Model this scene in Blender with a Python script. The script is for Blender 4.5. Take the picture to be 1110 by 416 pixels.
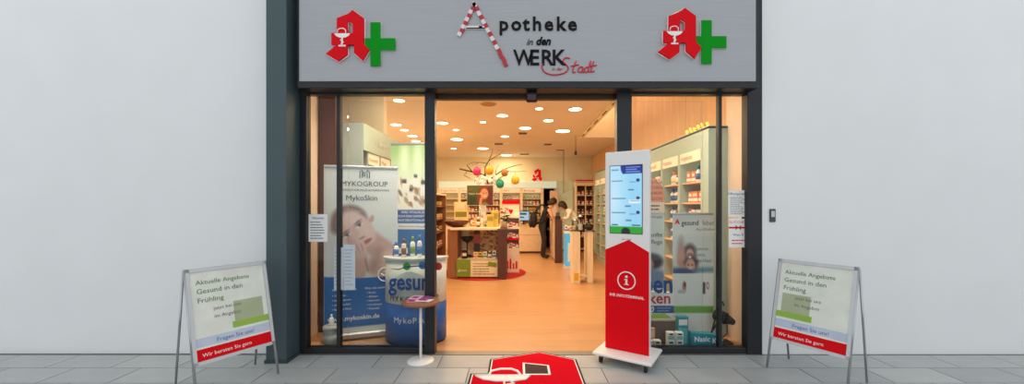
import bpy, bmesh, math, random
import numpy as np
from mathutils import Vector, Matrix

# ------------------------------------------------------------------ clear
for o in list(bpy.data.objects):
    bpy.data.objects.remove(o, do_unlink=True)
SC = bpy.context.scene
COL = SC.collection
rnd = random.Random(7)
PI = math.pi

# ------------------------------------------------------------------ camera
F, CX, CY, H, Y0 = 417.0, 560.0, 222.0, 1.49, -3.86
cam_d = bpy.data.cameras.new('camera')
cam = bpy.data.objects.new('camera', cam_d)
COL.objects.link(cam)
cam.location = (0, Y0, H)
cam.rotation_euler = (PI / 2, 0, 0)
cam_d.sensor_width = 36.0
cam_d.sensor_fit = 'HORIZONTAL'
cam_d.lens = 36.0 * F / 1110.0
cam_d.shift_x = (555.0 - CX) / 1110.0
cam_d.shift_y = (CY - 208.0) / 1110.0
cam_d.clip_start = 0.05
SC.camera = cam

# ------------------------------------------------------------------ world (daylit mall atrium), exposure
w = bpy.data.worlds.new('world')
SC.world = w
w.use_nodes = True
bg = w.node_tree.nodes['Background']
bg.inputs[0].default_value = (0.93, 0.97, 1.0, 1)
bg.inputs[1].default_value = 0.95
SC.view_settings.view_transform = 'Standard'
SC.view_settings.look = 'None'
SC.view_settings.gamma = 1.0
SC.view_settings.use_curve_mapping = False
SC.view_settings.exposure = 0.0
LAMP_W = 13.5                       # watts of each ceiling downlight
WARM = (1.0, 0.73, 0.43)

# ------------------------------------------------------------------ helpers
def lin(c):
    c = c / 255.0
    return c / 12.92 if c <= 0.04045 else ((c + 0.055) / 1.055) ** 2.4

def rgb(*c):
    return (lin(c[0]), lin(c[1]), lin(c[2]), 1.0)

MATS = {}
def mat(name, col, rough=0.6, metal=0.0, var=0.06, scale=8.0, bump=0.0, stretch=None, emit=0.0, spec=0.5):
    """plain painted / printed surface with a little procedural variation"""
    if name in MATS:
        return MATS[name]
    m = bpy.data.materials.new(name)
    m.use_nodes = True
    nt = m.node_tree
    b = nt.nodes['Principled BSDF']
    c = rgb(*col)
    b.inputs['Roughness'].default_value = rough
    b.inputs['Metallic'].default_value = metal
    b.inputs['Specular IOR Level'].default_value = spec
    tc = nt.nodes.new('ShaderNodeTexCoord')
    mp = nt.nodes.new('ShaderNodeMapping')
    if stretch:
        mp.inputs['Scale'].default_value = stretch
    nz = nt.nodes.new('ShaderNodeTexNoise')
    nz.inputs['Scale'].default_value = scale
    nz.inputs['Detail'].default_value = 4
    nt.links.new(tc.outputs['Object'], mp.inputs[0])
    nt.links.new(mp.outputs[0], nz.inputs['Vector'])
    rp = nt.nodes.new('ShaderNodeValToRGB')
    rp.color_ramp.elements[0].position = 0.3
    rp.color_ramp.elements[1].position = 0.7
    rp.color_ramp.elements[0].color = tuple(v * (1 - var) for v in c[:3]) + (1,)
    rp.color_ramp.elements[1].color = tuple(min(1, v * (1 + var)) for v in c[:3]) + (1,)
    nt.links.new(nz.outputs['Fac'], rp.inputs[0])
    nt.links.new(rp.outputs[0], b.inputs['Base Color'])
    if bump:
        bp = nt.nodes.new('ShaderNodeBump')
        bp.inputs['Strength'].default_value = bump
        bp.inputs['Distance'].default_value = 0.002
        nt.links.new(nz.outputs['Fac'], bp.inputs['Height'])
        nt.links.new(bp.outputs[0], b.inputs['Normal'])
    if emit:
        b.inputs['Emission Color'].default_value = c
        b.inputs['Emission Strength'].default_value = emit
    MATS[name] = m
    return m

def emit_mat(name, col, strength):
    if name in MATS:
        return MATS[name]
    m = bpy.data.materials.new(name)
    m.use_nodes = True
    nt = m.node_tree
    nt.nodes.clear()
    e = nt.nodes.new('ShaderNodeEmission')
    e.inputs[0].default_value = col if len(col) == 4 else tuple(col) + (1,)
    e.inputs[1].default_value = strength
    o = nt.nodes.new('ShaderNodeOutputMaterial')
    nt.links.new(e.outputs[0], o.inputs[0])
    MATS[name] = m
    return m

def glass_mat(name, tint=(0.975, 0.985, 0.985), ior=1.28):
    if name in MATS:
        return MATS[name]
    m = bpy.data.materials.new(name)
    m.use_nodes = True
    nt = m.node_tree
    nt.nodes.clear()
    t = nt.nodes.new('ShaderNodeBsdfTransparent')
    t.inputs[0].default_value = tuple(tint) + (1,)
    g = nt.nodes.new('ShaderNodeBsdfGlossy')
    g.inputs['Roughness'].default_value = 0.02
    f = nt.nodes.new('ShaderNodeFresnel')
    f.inputs[0].default_value = ior
    mx = nt.nodes.new('ShaderNodeMixShader')
    o = nt.nodes.new('ShaderNodeOutputMaterial')
    nt.links.new(f.outputs[0], mx.inputs[0])
    nt.links.new(t.outputs[0], mx.inputs[1])
    nt.links.new(g.outputs[0], mx.inputs[2])
    nt.links.new(mx.outputs[0], o.inputs[0])
    MATS[name] = m
    return m

def print_mat(name='printed_picture', rough=0.5, emit=0.0):
    if name in MATS:
        return MATS[name]
    m = bpy.data.materials.new(name)
    m.use_nodes = True
    nt = m.node_tree
    b = nt.nodes['Principled BSDF']
    a = nt.nodes.new('ShaderNodeAttribute')
    a.attribute_name = 'Col'
    nt.links.new(a.outputs['Color'], b.inputs['Base Color'])
    b.inputs['Roughness'].default_value = rough
    if emit:
        nt.links.new(a.outputs['Color'], b.inputs['Emission Color'])
        b.inputs['Emission Strength'].default_value = emit
    MATS[name] = m
    return m

def tag(o, label=None, cat=None, group=None, kind=None):
    if label: o['label'] = label
    if cat: o['category'] = cat
    if group: o['group'] = group
    if kind: o['kind'] = kind
    return o

def link(o, parent=None):
    COL.objects.link(o)
    if parent is not None:
        o.parent = parent
    return o

def thing(name, label, cat, loc=(0, 0, 0), rotz=0.0, group=None):
    o = bpy.data.objects.new(name, None)
    o.empty_display_size = 0.05
    link(o)
    o.location = loc
    o.rotation_euler = (0, 0, rotz)
    return tag(o, label, cat, group)

def group_empty(name, kind, loc=(0, 0, 0)):
    o = bpy.data.objects.new(name, None)
    o.empty_display_size = 0.05
    link(o)
    o.location = loc
    o['kind'] = kind
    return o

class MB:
    """collects shapes for ONE mesh"""
    def __init__(s):
        s.v, s.f, s.m, s.s = [], [], [], []
    def face(s, pts, mi=0, smooth=False):
        n = len(s.v)
        s.v += [tuple(p) for p in pts]
        s.f.append(tuple(range(n, n + len(pts)))); s.m.append(mi); s.s.append(smooth)
        return s
    def box(s, x0, x1, y0, y1, z0, z1, mi=0, bev=0.0):
        if x1 < x0: x0, x1 = x1, x0
        if y1 < y0: y0, y1 = y1, y0
        if z1 < z0: z0, z1 = z1, z0
        if bev > 0:
            b = min(bev, (x1 - x0) * .45, (y1 - y0) * .45, (z1 - z0) * .45)
            X, Y, Z = (x0, x1), (y0, y1), (z0, z1)
            n = len(s.v)
            idx = {}
            for i in (0, 1):
                for j in (0, 1):
                    for k in (0, 1):
                        sx, sy, sz = (1 if i else -1), (1 if j else -1), (1 if k else -1)
                        for ax in range(3):
                            p = [X[i], Y[j], Z[k]]
                            if ax != 0: p[0] -= sx * b
                            if ax != 1: p[1] -= sy * b
                            if ax != 2: p[2] -= sz * b
                            idx[(i, j, k, ax)] = len(s.v); s.v.append(tuple(p))
            def F_(q, flip):
                s.f.append(tuple(q[::-1] if flip else q)); s.m.append(mi); s.s.append(False)
            for i in (0, 1):
                F_([idx[(i, 0, 0, 0)], idx[(i, 1, 0, 0)], idx[(i, 1, 1, 0)], idx[(i, 0, 1, 0)]], i == 0)
                F_([idx[(0, i, 0, 1)], idx[(0, i, 1, 1)], idx[(1, i, 1, 1)], idx[(1, i, 0, 1)]], i == 0)
                F_([idx[(0, 0, i, 2)], idx[(1, 0, i, 2)], idx[(1, 1, i, 2)], idx[(0, 1, i, 2)]], i == 0)
            for j in (0, 1):
                for k in (0, 1):
                    F_([idx[(0, j, k, 1)], idx[(1, j, k, 1)], idx[(1, j, k, 2)], idx[(0, j, k, 2)]], (j == k))
                    F_([idx[(j, 0, k, 0)], idx[(j, 1, k, 0)], idx[(j, 1, k, 2)], idx[(j, 0, k, 2)]], (j != k))
                    F_([idx[(j, k, 0, 0)], idx[(j, k, 1, 0)], idx[(j, k, 1, 1)], idx[(j, k, 0, 1)]], (j == k))
            for i in (0, 1):
                for j in (0, 1):
                    for k in (0, 1):
                        F_([idx[(i, j, k, 0)], idx[(i, j, k, 1)], idx[(i, j, k, 2)]], (i + j + k) % 2 == 0)
            return s
        n = len(s.v)
        s.v += [(x0, y0, z0), (x1, y0, z0), (x1, y1, z0), (x0, y1, z0), (x0, y0, z1), (x1, y0, z1), (x1, y1, z1), (x0, y1, z1)]
        for q in ((0, 3, 2, 1), (4, 5, 6, 7), (0, 1, 5, 4), (1, 2, 6, 5), (2, 3, 7, 6), (3, 0, 4, 7)):
            s.f.append(tuple(n + i for i in q)); s.m.append(mi); s.s.append(False)
        return s
    def prism_xz(s, pts, y0, y1, mi=0):
        """polygon in x,z (any winding) given thickness in y"""
        a = sum(pts[i][0] * pts[(i + 1) % len(pts)][1] - pts[(i + 1) % len(pts)][0] * pts[i][1] for i in range(len(pts)))
        if a < 0: pts = pts[::-1]
        n, k = len(s.v), len(pts)
        s.v += [(p[0], y0, p[1]) for p in pts] + [(p[0], y1, p[1]) for p in pts]
        s.f.append(tuple(n + i for i in range(k))); s.m.append(mi); s.s.append(False)
        s.f.append(tuple(n + k + i for i in range(k - 1, -1, -1))); s.m.append(mi); s.s.append(False)
        for i in range(k):
            j = (i + 1) % k
            s.f.append((n + i, n + k + i, n + k + j, n + j)); s.m.append(mi); s.s.append(False)
        return s
    def prism_xy(s, pts, z0, z1, mi=0, smooth=False):
        a = sum(pts[i][0] * pts[(i + 1) % len(pts)][1] - pts[(i + 1) % len(pts)][0] * pts[i][1] for i in range(len(pts)))
        if a < 0: pts = pts[::-1]
        n, k = len(s.v), len(pts)
        s.v += [(p[0], p[1], z0) for p in pts] + [(p[0], p[1], z1) for p in pts]
        s.f.append(tuple(n + i for i in range(k - 1, -1, -1))); s.m.append(mi); s.s.append(False)
        s.f.append(tuple(n + k + i for i in range(k))); s.m.append(mi); s.s.append(False)
        for i in range(k):
            j = (i + 1) % k
            s.f.append((n + i, n + j, n + k + j, n + k + i)); s.m.append(mi); s.s.append(smooth)
        return s
    def lathe(s, prof, c=(0, 0, 0), n=16, mi=0, sx=1.0, sy=1.0, smooth=True):
        """prof: list of (r,z) bottom to top"""
        base = len(s.v)
        for r, z in prof:
            for i in range(n):
                a = 2 * PI * i / n
                s.v.append((c[0] + r * sx * math.cos(a), c[1] + r * sy * math.sin(a), c[2] + z))
        for k in range(len(prof) - 1):
            for i in range(n):
                j = (i + 1) % n
                s.f.append((base + k * n + i, base + k * n + j, base + (k + 1) * n + j, base + (k + 1) * n + i))
                s.m.append(mi); s.s.append(smooth)
        s.f.append(tuple(base + i for i in range(n - 1, -1, -1))); s.m.append(mi); s.s.append(False)
        t = base + (len(prof) - 1) * n
        s.f.append(tuple(t + i for i in range(n))); s.m.append(mi); s.s.append(False)
        return s
    def tube(s, pts, rad, n=8, mi=0):
        """tube along points; rad number or list"""
        P = [Vector(p) for p in pts]
        R = rad if isinstance(rad, (list, tuple)) else [rad] * len(P)
        base = len(s.v)
        up = None
        for i, p in enumerate(P):
            d = (P[min(i + 1, len(P) - 1)] - P[max(i - 1, 0)])
            d = d.normalized() if d.length > 1e-9 else Vector((0, 0, 1))
            if up is None:
                up = Vector((0, 0, 1)) if abs(d.z) < 0.9 else Vector((1, 0, 0))
            a = d.cross(up)
            a = a.normalized() if a.length > 1e-6 else d.orthogonal().normalized()
            b = a.cross(d).normalized()
            up = b
            for k in range(n):
                t = 2 * PI * k / n
                s.v.append(tuple(p + a * (R[i] * math.cos(t)) + b * (R[i] * math.sin(t))))
        for i in range(len(P) - 1):
            for k in range(n):
                j = (k + 1) % n
                s.f.append((base + i * n + k, base + i * n + j, base + (i + 1) * n + j, base + (i + 1) * n + k))
                s.m.append(mi); s.s.append(True)
        s.f.append(tuple(base + i for i in range(n - 1, -1, -1))); s.m.append(mi); s.s.append(False)
        t = base + (len(P) - 1) * n
        s.f.append(tuple(t + i for i in range(n))); s.m.append(mi); s.s.append(False)
        return s
    def ball(s, c, rx, ry=None, rz=None, n=12, m=8, mi=0):
        ry = ry or rx; rz = rz or rx
        prof = [(max(1e-4, math.sin(PI * i / m)), -math.cos(PI * i / m)) for i in range(m + 1)]
        base = len(s.v)
        for r, z in prof:
            for i in range(n):
                a = 2 * PI * i / n
                s.v.append((c[0] + rx * r * math.cos(a), c[1] + ry * r * math.sin(a), c[2] + rz * z))
        for k in range(m):
            for i in range(n):
                j = (i + 1) % n
                s.f.append((base + k * n + i, base + k * n + j, base + (k + 1) * n + j, base + (k + 1) * n + i))
                s.m.append(mi); s.s.append(True)
        return s
    def mesh(s, name, mats):
        me = bpy.data.meshes.new(name)
        me.from_pydata(s.v, [], s.f)
        if not isinstance(mats, (list, tuple)): mats = [mats]
        for m_ in mats: me.materials.append(m_)
        me.polygons.foreach_set('material_index', s.m)
        me.polygons.foreach_set('use_smooth', s.s)
        me.update()
        bm = bmesh.new(); bm.from_mesh(me)
        bmesh.ops.recalc_face_normals(bm, faces=bm.faces)
        bm.to_mesh(me); bm.free()
        return me
    def build(s, name, mats, parent=None, loc=None, rot=None):
        o = bpy.data.objects.new(name, s.mesh(name, mats))
        link(o, parent)
        if loc: o.location = loc
        if rot: o.rotation_euler = rot
        return o

def text(name, body, size, loc, m, parent=None, depth=0.0, align='LEFT', rot=(PI / 2, 0, 0), bold=0.0, shear=0.0, space=1.0, xs=1.0):
    c = bpy.data.curves.new(name, 'FONT')
    c.body = body; c.size = size; c.align_x = align; c.extrude = depth; c.offset = bold
    c.shear = shear; c.space_character = space; c.resolution_u = 2; c.fill_mode = 'BOTH' if depth else 'FRONT'
    t = bpy.data.objects.new(name, c); COL.objects.link(t)
    dg = bpy.context.evaluated_depsgraph_get(); dg.update()
    me = bpy.data.meshes.new_from_object(t.evaluated_get(dg))
    bpy.data.objects.remove(t, do_unlink=True); bpy.data.curves.remove(c)
    me.name = name
    me.materials.clear(); me.materials.append(m)
    o = bpy.data.objects.new(name, me)
    link(o, parent)
    o.location = loc; o.rotation_euler = rot; o.scale = (xs, 1, 1)
    return o

def lines(name, parent, x0, x1, z0, z1, n, y, m, h=0.35, ragged=0.35, seed=1):
    """rows of print too small to read, as one printed block"""
    r = random.Random(seed); b = MB()
    dz = (z1 - z0) / n
    for i in range(n):
        zc = z1 - (i + .5) * dz
        x = x0; xe = x1 - r.random() * ragged * (x1 - x0)
        while x < xe - .004:
            wl = min(xe - x, (0.05 + r.random() * .14) * (x1 - x0))
            b.face([(x, y, zc - dz * h / 2), (x + wl, y, zc - dz * h / 2), (x + wl, y, zc + dz * h / 2), (x, y, zc + dz * h / 2)])
            x += wl + .02 * (x1 - x0)
    o = b.build(name, m, parent)
    o['kind'] = 'stuff'
    return o

def picture(name, parent, x0, x1, z0, z1, y, nx, nz, fn, m=None):
    """flat print: colour per vertex from a painting function fn(u,v), u right, v down"""
    u = np.linspace(0, 1, nx + 1); v = np.linspace(0, 1, nz + 1)
    U, V = np.meshgrid(u, v)
    rgbv = np.clip(fn(U, V), 0, 255) / 255.0
    L = np.where(rgbv <= 0.04045, rgbv / 12.92, ((rgbv + 0.055) / 1.055) ** 2.4)
    X = x0 + (x1 - x0) * U; Z = z1 + (z0 - z1) * V
    co = np.stack([X, np.full_like(X, y), Z], -1).reshape(-1, 3)
    k = nx + 1
    fs = [(j * k + i, (j + 1) * k + i, (j + 1) * k + i + 1, j * k + i + 1) for j in range(nz) for i in range(nx)]
    me = bpy.data.meshes.new(name)
    me.from_pydata(co.tolist(), [], fs)
    at_ = me.color_attributes.new('Col', 'FLOAT_COLOR', 'POINT')
    cols = np.concatenate([L.reshape(-1, 3), np.ones((co.shape[0], 1))], 1).astype(np.float32)
    at_.data.foreach_set('color', cols.ravel())
    me.materials.append(m or print_mat())
    me.update()
    o = bpy.data.objects.new(name, me)
    link(o, parent)
    return o

class Paint:
    def __init__(s, U, V, col):
        s.U, s.V = U, V
        s.c = np.empty(U.shape + (3,)); s.c[:] = col
    def put(s, mask, col):
        s.c = s.c * (1 - mask[..., None]) + np.array(col, float) * mask[..., None]
    def ell(s, cx, cy, rx, ry, col, rot=0.0, soft=0.15, a=1.0):
        dx, dy = s.U - cx, s.V - cy
        ca, sa = math.cos(rot), math.sin(rot)
        d = np.sqrt(((dx * ca + dy * sa) / rx) ** 2 + ((-dx * sa + dy * ca) / ry) ** 2)
        s.put(np.clip((1 + soft - d) / (2 * soft), 0, 1) * a, col)
    def rect(s, x0, x1, y0, y1, col, soft=0.004, a=1.0):
        mx = np.clip((s.U - x0) / soft + .5, 0, 1) * np.clip((x1 - s.U) / soft + .5, 0, 1)
        my = np.clip((s.V - y0) / soft + .5, 0, 1) * np.clip((y1 - s.V) / soft + .5, 0, 1)
        s.put(mx * my * a, col)
    def cap(s, x0, y0, x1, y1, r, col, soft=0.2, asp=1.0, a=1.0):
        dx, dy = x1 - x0, (y1 - y0) * asp
        px, py = s.U - x0, (s.V - y0) * asp
        t = np.clip((px * dx + py * dy) / (dx * dx + dy * dy), 0, 1)
        d = np.sqrt((px - t * dx) ** 2 + (py - t * dy) ** 2) / r
        s.put(np.clip((1 + soft - d) / (2 * soft), 0, 1) * a, col)
    def grad_v(s, y0, y1, col, inv=False):
        t = np.clip((s.V - y0) / (y1 - y0), 0, 1)
        s.put(1 - t if inv else t, col)

def at(px, py, D):
    return Vector(((px - CX) * D / F, D + Y0, H - (py - CY) * D / F))

def copy_tree(o, parent=None):
    c = o.copy(); COL.objects.link(c); c.parent = parent
    for ch in o.children: copy_tree(ch, c)
    return c

# ------------------------------------------------------------------ materials
BLACK = mat('anthracite_frame', (34, 37, 41), 0.42, 0.2)
PILLAR = mat('slate_paint', (66, 84, 88), 0.5, 0.1, 0.05, 3)
ALU = mat('brushed_sign_panel', (170, 173, 177), 0.5, 0.25, 0.05, 3.0, stretch=(1, 1, 60))
WHITE = mat('white_paint', (238, 240, 240), 0.7, 0, 0.015, 2)
WHITEG = mat('white_gloss', (240, 240, 238), 0.3, 0, 0.01)
CREAM = mat('cream_wall', (240, 226, 196), 0.8, 0, 0.03, 2)
CEIL = mat('ceiling_paint', (240, 226, 205), 0.85, 0, 0.02, 2)
WOODW = mat('maple_wall_panel', (226, 178, 128), 0.5, 0, 0.10, 3, stretch=(3, 3, .35))
BEIGE = mat('beige_reveal', (224, 200, 178), 0.6, 0, 0.03)
BROWN = mat('dark_brown_panel', (74, 38, 26), 0.5, 0, 0.1, 4, stretch=(4, 4, .4))
DKWOOD = mat('wenge_panel', (84, 48, 38), 0.45, 0, 0.12, 5, stretch=(5, 5, .5))
MIDWOOD = mat('walnut_panel', (150, 100, 68), 0.45, 0, 0.12, 5, stretch=(5, 5, .5))
GREENC = mat('pale_green_lacquer', (170, 192, 178), 0.45, 0, 0.03)
GREYC = mat('grey_green_lacquer', (150, 158, 150), 0.5, 0, 0.03)
SHELFW = mat('shelf_cream', (240, 222, 192), 0.5, 0, 0.02)
RED = mat('pharmacy_red', (226, 4, 22), 0.5, 0, 0.03, spec=.12)
GREEN = mat('cross_green', (0, 146, 24), 0.5, 0, 0.03, spec=.12)
PWHITE = mat('print_white', (244, 244, 242), 0.5, 0, 0.01)
INK = mat('print_black', (22, 22, 26), 0.6, 0, 0.02, spec=.15)
GREYINK = mat('print_grey', (110, 114, 118), 0.5, 0, 0.02)
BLUEP = mat('print_blue', (28, 96, 172), 0.45, 0, 0.02)
DBLUE = mat('print_deep_blue', (20, 74, 150), 0.45, 0, 0.02)
GLASS = glass_mat('window_glass')
CLEAR = glass_mat('clear_glass', (0.9, 0.95, 0.95))
STEEL = mat('satin_steel', (190, 192, 194), 0.3, 0.8, 0.02)
RUBBER = mat('black_rubber', (22, 22, 24), 0.6, 0, 0.02)

# ================================================================== THE SETTING
# --- mall floor of staggered tiles
TILE_A = mat('mall_tile', (176, 178, 177), 0.38, 0, 0.05, 5)
TILE_B = mat('mall_tile_light', (184, 186, 184), 0.38, 0, 0.05, 5)
TILE_C = mat('mall_tile_dark', (168, 170, 170), 0.38, 0, 0.05, 5)
GROUT = mat('grout', (120, 121, 120), 0.8, 0, 0.05)
fm = MB().box(-7.5, 7.5, -6.5, 0.06, -0.12, -0.004).build('floor_mall', GROUT)
fm['kind'] = 'structure'
tile_me = [MB().box(-.296, .296, -.146, .146, -.0035, 0.0, bev=.002).mesh('tile', t) for t in (TILE_A, TILE_B, TILE_C)]
for r_ in range(6):
    yc = -.19 - .3 * r_
    for i in range(-12, 13):
        xc = i * .6 + (.3 if r_ % 2 else 0) + .17
        if abs(xc) > 7.2: continue
        o = bpy.data.objects.new('tile', tile_me[rnd.choice((0, 0, 1, 2))]); link(o, fm); o.location = (xc, yc, 0)
thr = MB().box(-2.17, 2.42, -.04, .06, -.004, .004).build('trim_1', mat('threshold', (140, 132, 122), .4, .4)); thr['kind'] = 'structure'

# --- shop floor: warm laminate
def laminate():
    m = bpy.data.materials.new('laminate_floor'); m.use_nodes = True
    nt = m.node_tree; b = nt.nodes['Principled BSDF']
    tc = nt.nodes.new('ShaderNodeTexCoord'); mp = nt.nodes.new('ShaderNodeMapping')
    mp.inputs['Scale'].default_value = (1, 1, 1)
    br = nt.nodes.new('ShaderNodeTexBrick')
    br.inputs['Scale'].default_value = 1.0
    br.inputs['Brick Width'].default_value = 1.3; br.inputs['Row Height'].default_value = .19
    br.inputs['Mortar Size'].default_value = .0015
    br.inputs['Color1'].default_value = rgb(206, 152, 104); br.inputs['Color2'].default_value = rgb(212, 160, 112)
    br.inputs['Mortar'].default_value = rgb(188, 134, 90)
    nz = nt.nodes.new('ShaderNodeTexNoise'); nz.inputs['Scale'].default_value = 4
    mp2 = nt.nodes.new('ShaderNodeMapping'); mp2.inputs['Scale'].default_value = (.5, 5, 1)
    mx = nt.nodes.new('ShaderNodeMixRGB'); mx.blend_type = 'MULTIPLY'; mx.inputs[0].default_value = .28
    nt.links.new(tc.outputs['Object'], mp.inputs[0]); nt.links.new(mp.outputs[0], br.inputs['Vector'])
    nt.links.new(tc.outputs['Object'], mp2.inputs[0]); nt.links.new(mp2.outputs[0], nz.inputs['Vector'])
    nt.links.new(br.outputs[0], mx.inputs[1]); nt.links.new(nz.outputs['Fac'], mx.inputs[2])
    nt.links.new(mx.outputs[0], b.inputs['Base Color'])
    b.inputs['Roughness'].default_value = .34
    return m
fl = MB().box(-3.4, 2.8, .06, 9.8, -.12, 0).build('floor', laminate()); fl['kind'] = 'structure'

# --- shop shell
CZ = 3.15
def struct(name, mb, m, parent=None):
    o = mb.build(name, m, parent)
    if parent is None: o['kind'] = 'structure'
    return o
XE = 1.55                                     # right edge of the lowered ceiling
cb = MB()
cb.box(-3.4, XE, .1, 9.7, CZ, CZ + .12)
cb.box(XE, 2.8, 5.6, 9.7, CZ, CZ + .12)
struct('ceiling', cb, CEIL)
struct('ceiling_raised', MB().box(XE - .3, 2.8, .1, 5.6, 4.2, 4.3).box(XE - .3, 2.8, 5.6, 5.7, CZ + .12, 4.3).box(XE - .3, XE - .25, .1, 5.6, CZ + .12, 4.2), CREAM)
bm_ = struct('trim_2', MB().box(XE - .02, XE + .05, .12, 5.58, CZ - .05, CZ + .14), CREAM)
for k in range(5):
    y = 2.0 + k * .72
    MB().box(XE - .021, XE + .0, y, y + .34, CZ - .056, CZ - .05).build('track_slot', RUBBER, bm_)
struct('wall_left', MB().box(-3.5, -3.4, .06, 9.8, 0, 4.3), CREAM)
struct('wall_back', MB().box(-3.4, .92, 9.54, 9.7, 0, 3.2).box(1.32, 2.8, 9.54, 9.7, 0, 3.2).box(.92, 1.32, 9.54, 9.7, 2.22, 3.2), CREAM)
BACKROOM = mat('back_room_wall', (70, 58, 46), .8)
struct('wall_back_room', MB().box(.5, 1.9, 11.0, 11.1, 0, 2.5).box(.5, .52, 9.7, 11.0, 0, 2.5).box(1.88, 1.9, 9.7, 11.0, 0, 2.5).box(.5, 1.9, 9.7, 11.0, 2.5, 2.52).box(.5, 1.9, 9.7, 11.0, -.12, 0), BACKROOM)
wr = struct('wall_right', MB().box(2.66, 2.8, .06, 9.8, 0, 4.3), mat('panel_joint_shadow_gap', (120, 84, 52), .8))
pm = MB().box(2.63, 2.665, -.247, .247, -2.1, 2.1, bev=.006).mesh('panel', WOODW)
for k in range(19):
    o = bpy.data.objects.new('panel', pm); link(o, wr); o.location = (0, .36 + k * .505, 2.1)
# --- wall over the shop front and beside it (white mall wall)
struct('wall_front_left', MB().box(-8, -2.16, 0.0, .12, 0, 4.6), WHITE)
struct('wall_front_right', MB().box(2.43, 8, -.02, .12, 0, 4.6), WHITE)
struct('wall_front_top', MB().box(-2.16, 2.43, 0.0, .12, 2.66, 4.6), WHITE)
# dark pillar left of the front
struct('wall_pillar', MB().box(-2.36, -2.168, -.24, .02, 0, 4.6, bev=.004), PILLAR)
struct('trim_3', MB().box(-2.37, -2.158, -.25, -.02, 0, .03), mat('pillar_foot', (52, 66, 70), .5))

# --- shop front frames
win1 = group_empty('window_1', 'structure')
win2 = group_empty('window_2', 'structure')
FH = 2.595
def frame_bar(parent, x0, x1, y0, y1, z0, z1, name='window_frame'):
    return MB().box(x0, x1, y0, y1, z0, z1, bev=.004).build(name, BLACK, parent)
frame_bar(win1, -2.19, -2.10, -.02, .07, 0, 2.66)
frame_bar(win1, -.916, -.815, -.03, .07, 0, 2.66)
frame_bar(win1, -2.10, -.916, -.02, .07, 0, .062)
frame_bar(win1, -2.10, -.916, -.02, .07, FH, 2.66)
frame_bar(win1, -1.806, -1.77, -.005, .06, .062, FH, 'mullion')
frame_bar(win2, 2.296, 2.444, -.035, .07, 0, 4.6)
frame_bar(win2, 1.0, 1.148, -.03, .07, 0, 2.66)
frame_bar(win2, 1.148, 2.296, -.02, .07, 0, .062)
frame_bar(win2, 1.148, 2.296, -.02, .07, FH, 2.66)
frame_bar(win2, 2.028, 2.06, -.005, .06, .062, FH, 'mullion')
for p_, x0, x1 in ((win1, -2.10, -1.806), (win1, -1.77, -.916), (win2, 1.148, 2.028), (win2, 2.06, 2.296)):
    MB().box(x0, x1, .018, .026, .062, FH).build('pane', GLASS, p_)
hd = group_empty('trim_4', 'structure')
MB().box(-.815, 1.0, -.02, .07, FH + .02, 2.66, bev=.004).build('header_rail', BLACK, hd)
MB().box(-.9, 1.1, .09, .16, FH - .02, FH + .05, bev=.004).build('track_cover', mat('track_brown', (88, 70, 56), .35, .4), hd)
MB().box(-2.1, 2.3, .07, .13, FH + .05, 2.66).build('header_lining', BLACK, hd)
sens = tag(MB().box(-.055, .055, 0, .054, -.07, .03, bev=.012).box(-.045, .045, -.006, 0, -.06, 0, mi=1, bev=.004).build('door_sensor', [RUBBER, mat('sensor_lens', (60, 30, 40), .1)], None, loc=(.15, -.075, 2.578)),
    'black motion sensor under the header over the open entrance', 'sensor')
# sliding door leaves parked behind the side panes
for nm, x0, x1, s_ in (('door_1', -1.77, -.85, -1), ('door_2', 1.05, 1.95, 1)):
    d = group_empty(nm, 'structure')
    MB().box(x0 + .03, x1 - .03, .106, .114, .05, FH - .03).build('pane', GLASS, d)
    xl = x1 - .035 if s_ < 0 else x0
    MB().box(xl, xl + .035, .10, .125, .01, FH - .02).build('door_frame', BLACK, d)
    xh = (x1 - .11) if s_ < 0 else (x0 + .06)

# ================================================================== SHOP SIGN
sg = thing('shop_sign', 'wide brushed grey fascia sign with red A logos, green crosses and black lettering', 'sign', (0, 0, 0))
SY = -.18
MB().box(-2.105, 2.32, SY + .012, 0.0, 2.61, 3.75, bev=.004).build('sign_box', BLACK, sg)
for k, (x0, x1) in enumerate(((-2.08, 2.29),)):
    MB().box(x0, x1, SY, SY + .02, 2.672, 3.73, bev=.002).build('panel', ALU, sg)
SD = SY - Y0                                   # distance of the sign face
def sp(px, py):                                # point on the sign face
    p = at(px, py, SD); return (p.x, p.z)
A_OUT = [(430, 47), (475, 80), (475, 185), (497, 208), (470, 253), (435, 222), (435, 188), (408, 188), (408, 228), (370, 255), (320, 225), (348, 202), (365, 190), (343, 188), (343, 140), (365, 140), (365, 80)]
A_HOLE = [(410, 92), (430, 105), (430, 140), (410, 140)]
def a_poly():
    """outline of the A with its hole reached through a slit, as two convex-ish pieces: list of polygons"""
    L = [(410, 62.6), (410, 188), (408, 188), (408, 228), (370, 255), (320, 225), (348, 202), (365, 190), (343, 188), (343, 140), (365, 140), (365, 80)]
    M1 = [(410, 62.6), (430, 47), (430, 105), (410, 92)]
    M2 = [(410, 140), (430, 140), (430, 188), (410, 188)]
    R = [(430, 47), (475, 80), (475, 185), (497, 208), (470, 253), (435, 222), (435, 188), (430, 188)]
    return [L, M1, M2, R]
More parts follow.
